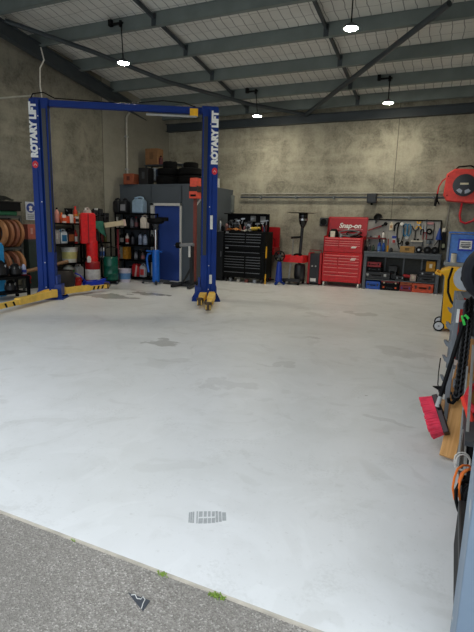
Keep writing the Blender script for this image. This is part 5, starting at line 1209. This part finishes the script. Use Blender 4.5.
tag(MB().grid(lambda u, v: (-.22+.40*u, -.15+.3*v, .02+.09*math.sin(u*3)*math.sin(v*3)+.02*math.sin(u*13+v*8)), 10, 8, .02).build('tarpaulin', pm('3A3B36', .8), None, 0, (q.x, q.y, q.z+.31)), 'crumpled dark tarpaulin heaped in the black crate at the left edge', 'tarpaulin')
bpy.data.objects['tarpaulin'].rotation_euler = (0, 0, AW)
# things in front of the rack
t = thing('gas_bottle', 'tall bright blue container cut by the left picture edge before the rings', 'container', (at(-.6, 250, L=.80).x, at(-.6, 250, L=.80).y, 0), AW)
b = MB(); b.prism([(-.10, 0), (.06, 0), (.06, 1.05), (.02, 1.12), (-.10, 1.12)], (0, .07, 0), (1, 0, 0), (0, 0, 1), .14); b.build('body', pm('2E8FC8', .4), t, .02)
b = MB(); b.cyl((-.03, 0, 1.11), (-.03, 0, 1.17), .03); b.build('cap', DGREY, t)
e0 = at(6, 292, Z=0)
EX, EY = -8.10, 6.98
t = thing('work_bench', 'low black bench at the left picture edge carrying engine parts', 'bench', (EX, EY, 0), AW)
b = MB(); b.b2(-.62, .14, -.22, .22, .42, .465); b.build('top', BLACK, t, .006)
for x, y in ((-.59, -.19), (.11, -.19), (-.59, .19), (.11, .19)):
    b = MB(); b.b2(x-.025, x+.025, y-.025, y+.025, 0, .42); b.build('leg', BLACK, t)
b = MB(); b.b2(-.57, .09, -.17, .17, .12, .15); b.build('lower_shelf', BLACK, t)
for i, (dx, dy, z, R_, lab) in enumerate(((-.38, .0, .467, .17, 'large black gearbox lump on the low bench at the left edge'), (-.05, -.02, .467, .13, 'smaller black gear housing on the low bench, right of the larger one'), (-.16, .0, .152, .12, 'black engine casting on the lower shelf of the low bench'))):
    w_ = Matrix.Rotation(AW, 3, 'Z') @ Vector((dx, dy, 0))
    t = thing('gear_housing', lab, 'engine part', (EX+w_.x, EY+w_.y, z), AW)
    b = MB(); b.lathe([(0, 0), (R_*.7, 0), (R_, R_*.3), (R_*.95, R_*1.1), (R_*.6, R_*1.6), (R_*.3, R_*1.9), (0, R_*1.9)], seg=12); b.build('casting', pm('1B1B1D', .5, .3, .3), t)
    for a in range(6):
        b = MB(); b.cyl((R_*.8*math.cos(a), R_*.8*math.sin(a), R_*1.0), (R_*.85*math.cos(a), R_*.85*math.sin(a), R_*1.45), .016, seg=8); b.build('bolt', STEEL, t)
t = thing('spray_gun', 'blue and white striped bottle on the low black bench at the left', 'bottle', (EX+.02, EY+.16, .467), AW)
b = MB(); b.lathe([(0, 0), (.045, 0), (.05, .02), (.045, .16), (.02, .22), (0, .22)]); b.build('body', pm('C7CCE6', .4), t)
b = MB(); b.lathe([(.051, .05), (.052, .05), (.050, .11), (.049, .11)]); b.build('blue_band', pm('2F43A6', .4), t)
t = thing('rag', 'bright red rag hanging on the end of the low black bench', 'rag', (0, 0, 0))
w0 = Vector((EX, EY, 0))+Matrix.Rotation(AW, 3, 'Z') @ Vector((.15, -.10, 0))
b = MB(); b.grid(lambda u, v: tuple(w0+Vector((.10*u+.02*math.sin(v*7), .03*math.sin(u*6)+.02, .465-.16*v*(.6+.4*u)))), 8, 8, .012); b.build('cloth', pm('C5202C', .8), t)
b = MB(); b.grid(lambda u, v: tuple(w0+Vector((-.10*u*.7, .03*math.sin(u*6)+.02, .472+.012*math.sin(v*7)+0*v))+Vector((0, -.1*v, 0))), 6, 6, .01); b.build('fold', pm('C5202C', .8), t)
# safety sign on the left wall
q = at(30.5, 211, L=.012)
t = thing('safety_sign', 'white safety sign with blue head symbol on the left wall by the post', 'sign', q, AW)
b = MB(); b.b2(-.13, .13, -.006, .006, -.21, .21); b.build('panel', pm('C9CED6', .5), t, .002)
b = MB(); b.lathe([(0, 0), (.11, 0), (.11, .002), (0, .002)], (0, -.007, .07), 26, (0, -1, 0)); s_ = b.build('blue_disc', pm('1C3F8F', .45), t)
b = MB(); b.lathe([(0, 0), (.04, 0), (.04, .002), (0, .002)], (0, -.0095, .08), 18, (0, -1, 0)); b.prism([(-.05, 0), (.05, 0), (.035, .045), (-.035, .045)], (0, -.0095, .0), (1, 0, 0), (0, 0, 1), .002); b.b2(-.05, .05, -.012, -.0095, .085, .10); b.build('head_symbol', WHITE, s_)
for z in (-.09, -.13, -.165):
    b = MB(); b.b2(-.085, .085, -.0085, -.006, z-.008, z+.008); b.build('printed_line', pm('6C7484', .6), t)
q = at(31, 233, L=.17)
carton('reddish carton between the rings and the left lift post', (q.x, q.y-.05, 1.15), .20, .18, .34, pm('A85A4C', .7), pm('B98E86', .7), AW)
t = thing('side_stand', 'dark grey stand under the reddish carton beside the ring rack', 'stand', (q.x, q.y-.05, 0), AW)
b = MB(); b.b2(-.11, .11, -.10, .10, 1.10, 1.148); b.b2(-.11, .11, -.10, .10, .0, .03); b.build('plates', DGREY, t); 
b = MB(); b.b2(-.10, .10, -.09, .09, .03, 1.10); b.build('column', pm('2C3A36', .5), t)

# ------------------------------------------------------------------ beside the blue door
JX, JY = at(156, 283, Y=10.6).x, 10.6
t = thing('transmission_jack', 'blue transmission jack with black saddle pan in front of the blue door', 'transmission jack', (JX, JY, 0))
for a in range(4):
    a_ = a*PI/2+.5; d = Vector((math.cos(a_), math.sin(a_)*.8, 0)); b = MB(); b.bar(Vector((0, 0, .07)), d*.38+Vector((0, 0, .07)), .06, .05); b.build('leg', pm('23262B', .5), t)
    b = MB(); b.cyl(d*.36+Vector((-.02, 0, .03)), d*.36+Vector((.02, 0, .03)), .03); b.build('caster', DGREY, t)
b = MB(); b.lathe([(0, .05), (.092, .05), (.097, .08), (.097, .86), (.085, .90), (0, .90)], seg=22); b.build('cylinder', pm('1463C4', .35), t)
b = MB(); b.tube([(-.14, -.02, .80), (-.22, -.04, .78), (-.26, -.04, .66), (-.24, -.04, .5), (-.2, -.04, .3)], .028, 8); b.build('pump_handle', pm('1463C4', .35), t)
b = MB(); b.cyl((-.30, 0, .86), (.20, -.02, .86), .018); b.build('pedal', pm('1463C4', .4), t)
b = MB(); b.cyl((0, 0, .88), (0, 0, 1.50), .042); b.build('ram', CHROME, t)
b = MB(); b.lathe([(0, 1.42), (.06, 1.42), (.075, 1.46), (.06, 1.50), (.085, 1.54), (.085, 1.57), (0, 1.57)], seg=18); b.build('collar', DGREY, t)
b = MB(); b.lathe([(0, 1.56), (.18, 1.58), (.24, 1.62), (.25, 1.72), (.235, 1.72), (.21, 1.65), (0, 1.62)], seg=26)
for v in b.bm.verts: v.co.y *= .75
b.build('saddle_pan', BLACK, t)
b = MB(); b.b2(.05, .36, -.06, .06, 1.65, 1.75); b.build('clamp_block', BLACK, t, .01)
# tall red lifting stand
SX, SY = at(194.6, 275, Y=11.0).x, 11.0
t = thing('engine_hoist', 'tall rusty red hoist mast with orange head beside the blue door', 'hoist', (SX, SY, 0))
b = MB(); b.b2(-.035, .035, -.04, .04, .06, 2.26); b.build('mast', pm('7A3B34', .55, var=.2), t, .004)
b = MB(); b.b2(-.12, .11, -.12, .12, 2.24, 2.42); b.b2(-.10, .10, -.12, .12, 2.53, 2.75); b.build('head', pm('DC5440', .5), t, .012)
b = MB(); b.b2(-.125, .125, -.11, .11, 2.40, 2.55); b.build('motor_band', pm('2B1E1E', .5), t)
b = MB(); b.b2(-.08, .08, -.126, -.118, 2.29, 2.34); b.build('slot', BLACK, t)
b = MB(); b.bar((-.28, -.3, .05), (-.28, .25, .05), .07, .07); b.bar((.24, -.3, .05), (.24, .25, .05), .07, .07); b.bar((-.30, .0, .06), (.26, 0, .06), .08, .08); b.build('base', pm('202226', .5), t)
t = thing('engine_stand', 'low black engine stand with a grey cross arm right of the blue door', 'engine stand', (SX+.03, 10.34, 0))
b = MB(); b.bar((-.18, -.25, .05), (-.10, .2, .05), .06, .06); b.bar((.30, -.25, .05), (.22, .2, .05), .06, .06); b.bar((-.12, .15, .05), (.24, .15, .05), .07, .07); b.build('base', pm('17181B', .5), t)
b = MB(); b.bar((.18, .15, .05), (.18, .12, 1.10), .08, .08); b.bar((-.10, .14, .07), (.16, .13, .50), .04, .04); b.build('post', pm('1B1C20', .5), t)
b = MB(); b.cyl((-.16, .10, 1.06), (.24, .12, 1.09), .045); b.build('cross_arm', pm('8A8C90', .4, .4), t)
b = MB(); b.cyl((-.24, .10, 1.055), (-.14, .10, 1.06), .075); b.build('mount_plate', BLACK, t)
b = MB(); b.cyl((.16, .05, .78), (.16, .05, 1.05), .03); o = b.build('pale_grip', pm('C6C6C4', .5), t)
q = at(198, 206, Y=11.34)
tag(MB().tube([q+Vector(v) for v in ((-.05, 0, -.15), (-.06, 0, .0), (.02, -.01, .10), (.10, -.02, .18), (.14, -.02, .26), (.20, -.01, .2), (.17, 0, .05), (.13, .0, -.10), (.14, 0, -.22))], .022, 7).build('hanging_hose', pm('D4D6D4', .5)), 'bent white hose hanging on the office box right of the hoist mast', 'hose')
t = thing('drip_tray', 'flat dark tray on the floor in front of the blue door', 'tray', (at(172, 282, Z=0).x+.34, 10.78, 0))
b = MB(); b.b2(-.30, .30, -.10, .10, 0, .012); b.b2(-.30, .30, -.10, -.088, 0, .05); b.b2(-.30, .30, .088, .10, 0, .05); b.b2(-.30, -.288, -.1, .1, 0, .05); b.b2(.288, .30, -.1, .1, 0, .05); b.build('pan', pm('2A2C30', .45), t)
b = MB(); b.cyl((.27, 0, .03), (.38, 0, .045), .012); b.build('handle', BLACK, t)

# ------------------------------------------------------------------ on the roof of the office box
TZ = PZ
def rx(px): return at(px, 175, Y=11.77).x
TY = 11.77
tyre('bottom tyre of the left stack on the office box roof', (rx(168.5), TY, TZ), .34, .25)
tyre('middle tyre of the left stack on the office box roof', (rx(168.8), TY+.02, TZ+.251), .33, .20)
tyre('small top tyre of the left stack on the office box roof', (rx(170), TY, TZ+.452), .20, .18)
tyre('bottom tyre of the right stack on the office box roof', (rx(190.5), TY, TZ), .34, .24)
tyre('middle tyre of the right stack on the office box roof', (rx(190.5), TY-.02, TZ+.241), .33, .20)
tyre('small top tyre of the right stack on the office box roof', (rx(190.8), TY, TZ+.442), .21, .15)
carton('red-brown carton nearest the left wall on the office box roof', (rx(138.5), TY-.34, TZ), .34, .3, .29, pm('8E4A30', .7), pm('5A2A22', .7))
carton('black carton beside the red-brown one on the office box roof', (rx(149.5), TY-.16, TZ), .32, .30, .46, pm('1B1B1E', .6), DGREY)
def rx2(px): return at(px, 160, Y=12.3).x
t = thing('steel_shelf', 'dark low steel shelf behind the tyres on the office box roof', 'shelf', (rx2(166), 12.34, TZ))
for x in (-.62, .62):
    for y in (-.15, .15):
        b = MB(); b.b2(x-.02, x+.02, y-.02, y+.02, 0, .62); b.build('leg', DGREY, t)
b = MB(); b.b2(-.66, .66, -.18, .18, .60, .63); b.b2(-.60, .60, -.16, .16, .15, .17); b.build('shelf', pm('3A434B', .5), t)
SZ = TZ+.631
carton('brown cardboard box on the steel shelf above the office box', (rx2(153.5), 12.34, SZ), .44, .30, .46, pm('8E6744', .8), pm('77573A', .8))
carton('pale blue-white box on the steel shelf legs above the red-brown carton', (rx2(154), 12.34, TZ+.171), .22, .26, .36, pm('A7B4C4', .6), pm('D4D8DC', .6))
carton('navy box under the cardboard box on the office roof shelf', (rx2(162.5), 12.34, TZ+.171), .34, .28, .33, pm('2E3F58', .6), pm('516684', .6))
tag(MB().grid(lambda u, v: (-.26+.52*u, -.14+.28*v, .03+.10*math.sin(u*3.1)*(.6+.4*math.sin(v*4))+.02*math.sin(u*17)), 14, 6, .02).build('plastic_sheet', pm('A8A498', .7), None, 0, (rx2(172.5), 12.34, SZ)), 'crumpled pale plastic sheet on the steel shelf behind the left tyre stack', 'sheet')
bottle('small dark red bottle beside the cardboard box on the roof shelf', (rx2(161.0), 12.30, SZ), .26, .06, pm('5A2328', .5), BLACK)

# ------------------------------------------------------------------ floor marks and litter
p0, p1 = at(188.5, 517.5, Z=0), at(227, 516.5, Z=0); d = (p1-p0); L_ = d.length; d.normalize(); n_ = Vector((-d.y, d.x, 0))
t = thing('shoe_print', 'dusty grey shoe print on the pale floor near the threshold', 'shoe print', (0, 0, 0))
PR = pm('A5A8A8', .7, var=.12, scale=60)
def strip(name, x0, x1, y0_, y1_, sk=0.):
    b = MB(); b.prism([(x0, y0_), (x1, y0_), (x1+sk, y1_), (x0+sk, y1_)], p0+Vector((0, 0, .0006)), d, n_, .0008); b.build(name, PR, t, smooth=False)
wid = lambda f: .058*math.sqrt(max(.12, 1-((f-.42)/.66)**2))
for i, (a, e) in enumerate(((.0, .035), (.045, .09), (.10, .14), (.20, .235), (.25, .36), (.38, .47), (.49, .57), (.59, .68), (.70, .76), (.78, .85), (.87, .97))):
    f = (a+e)/2; w_ = wid(f)
    if i in (4, 5, 6, 7): strip('tread', a*L_, e*L_, -w_, -w_*.2, .003); strip('tread', a*L_+.003, e*L_, w_*.05, w_*.9, .002)
    else: strip('tread', a*L_, e*L_, -w_, w_, .002)
p = [at(*q, Z=-.0065) for q in ((128, 593), (150, 601), (143, 611.5), (136, 603))]
t = thing('torn_scrap', 'dark triangular scrap with white squiggle lying on the asphalt', 'scrap', (0, 0, 0))
b = MB(); o_ = p[0]; b.prism([((q-o_).x, (q-o_).y) for q in p], o_, (1, 0, 0), (0, 1, 0), .003); b.build('scrap', pm('3D4148', .7), t)
sq = [at(*q, Z=-.0025) for q in ((131, 595), (135, 594.5), (137, 598.5), (141, 599), (143, 596.5), (145, 599.5), (143, 603.5), (141.5, 608.5))]
b = MB(); b.tube(sq, .0022, 5); b.build('white_squiggle', pm('C9C9C6', .6), t)
def tuft(label, px, py, n, s_):
    q = at(px, py, Z=-.007)-Vector((0, .015, 0)); b = MB()
    for i in range(n):
        a = rr.uniform(0, 2*PI); r_ = rr.uniform(0, s_*1.2); o_ = q+Vector((r_*math.cos(a)*1.6, r_*math.sin(a)*.5, 0)); l_ = rr.uniform(.4, 1.)*s_; dx = rr.uniform(-.6, .6)*l_; dy = rr.uniform(-.5, .2)*l_
        b.tube([o_, o_+Vector((dx*.4, dy*.4, l_*.7)), o_+Vector((dx, dy, l_*.9))], .0026, 4)
    tag(b.build('grass_tuft', pm('7E9A3C', .7, var=.3)), label, 'grass')
tuft('small dry grass tuft at the threshold nearest the left', 75, 538.5, 16, .013)
tuft('small green grass tuft at the threshold in the middle', 165, 573, 24, .018)
tuft('largest green grass tuft at the threshold right of the shoe print', 218, 594.5, 40, .024)
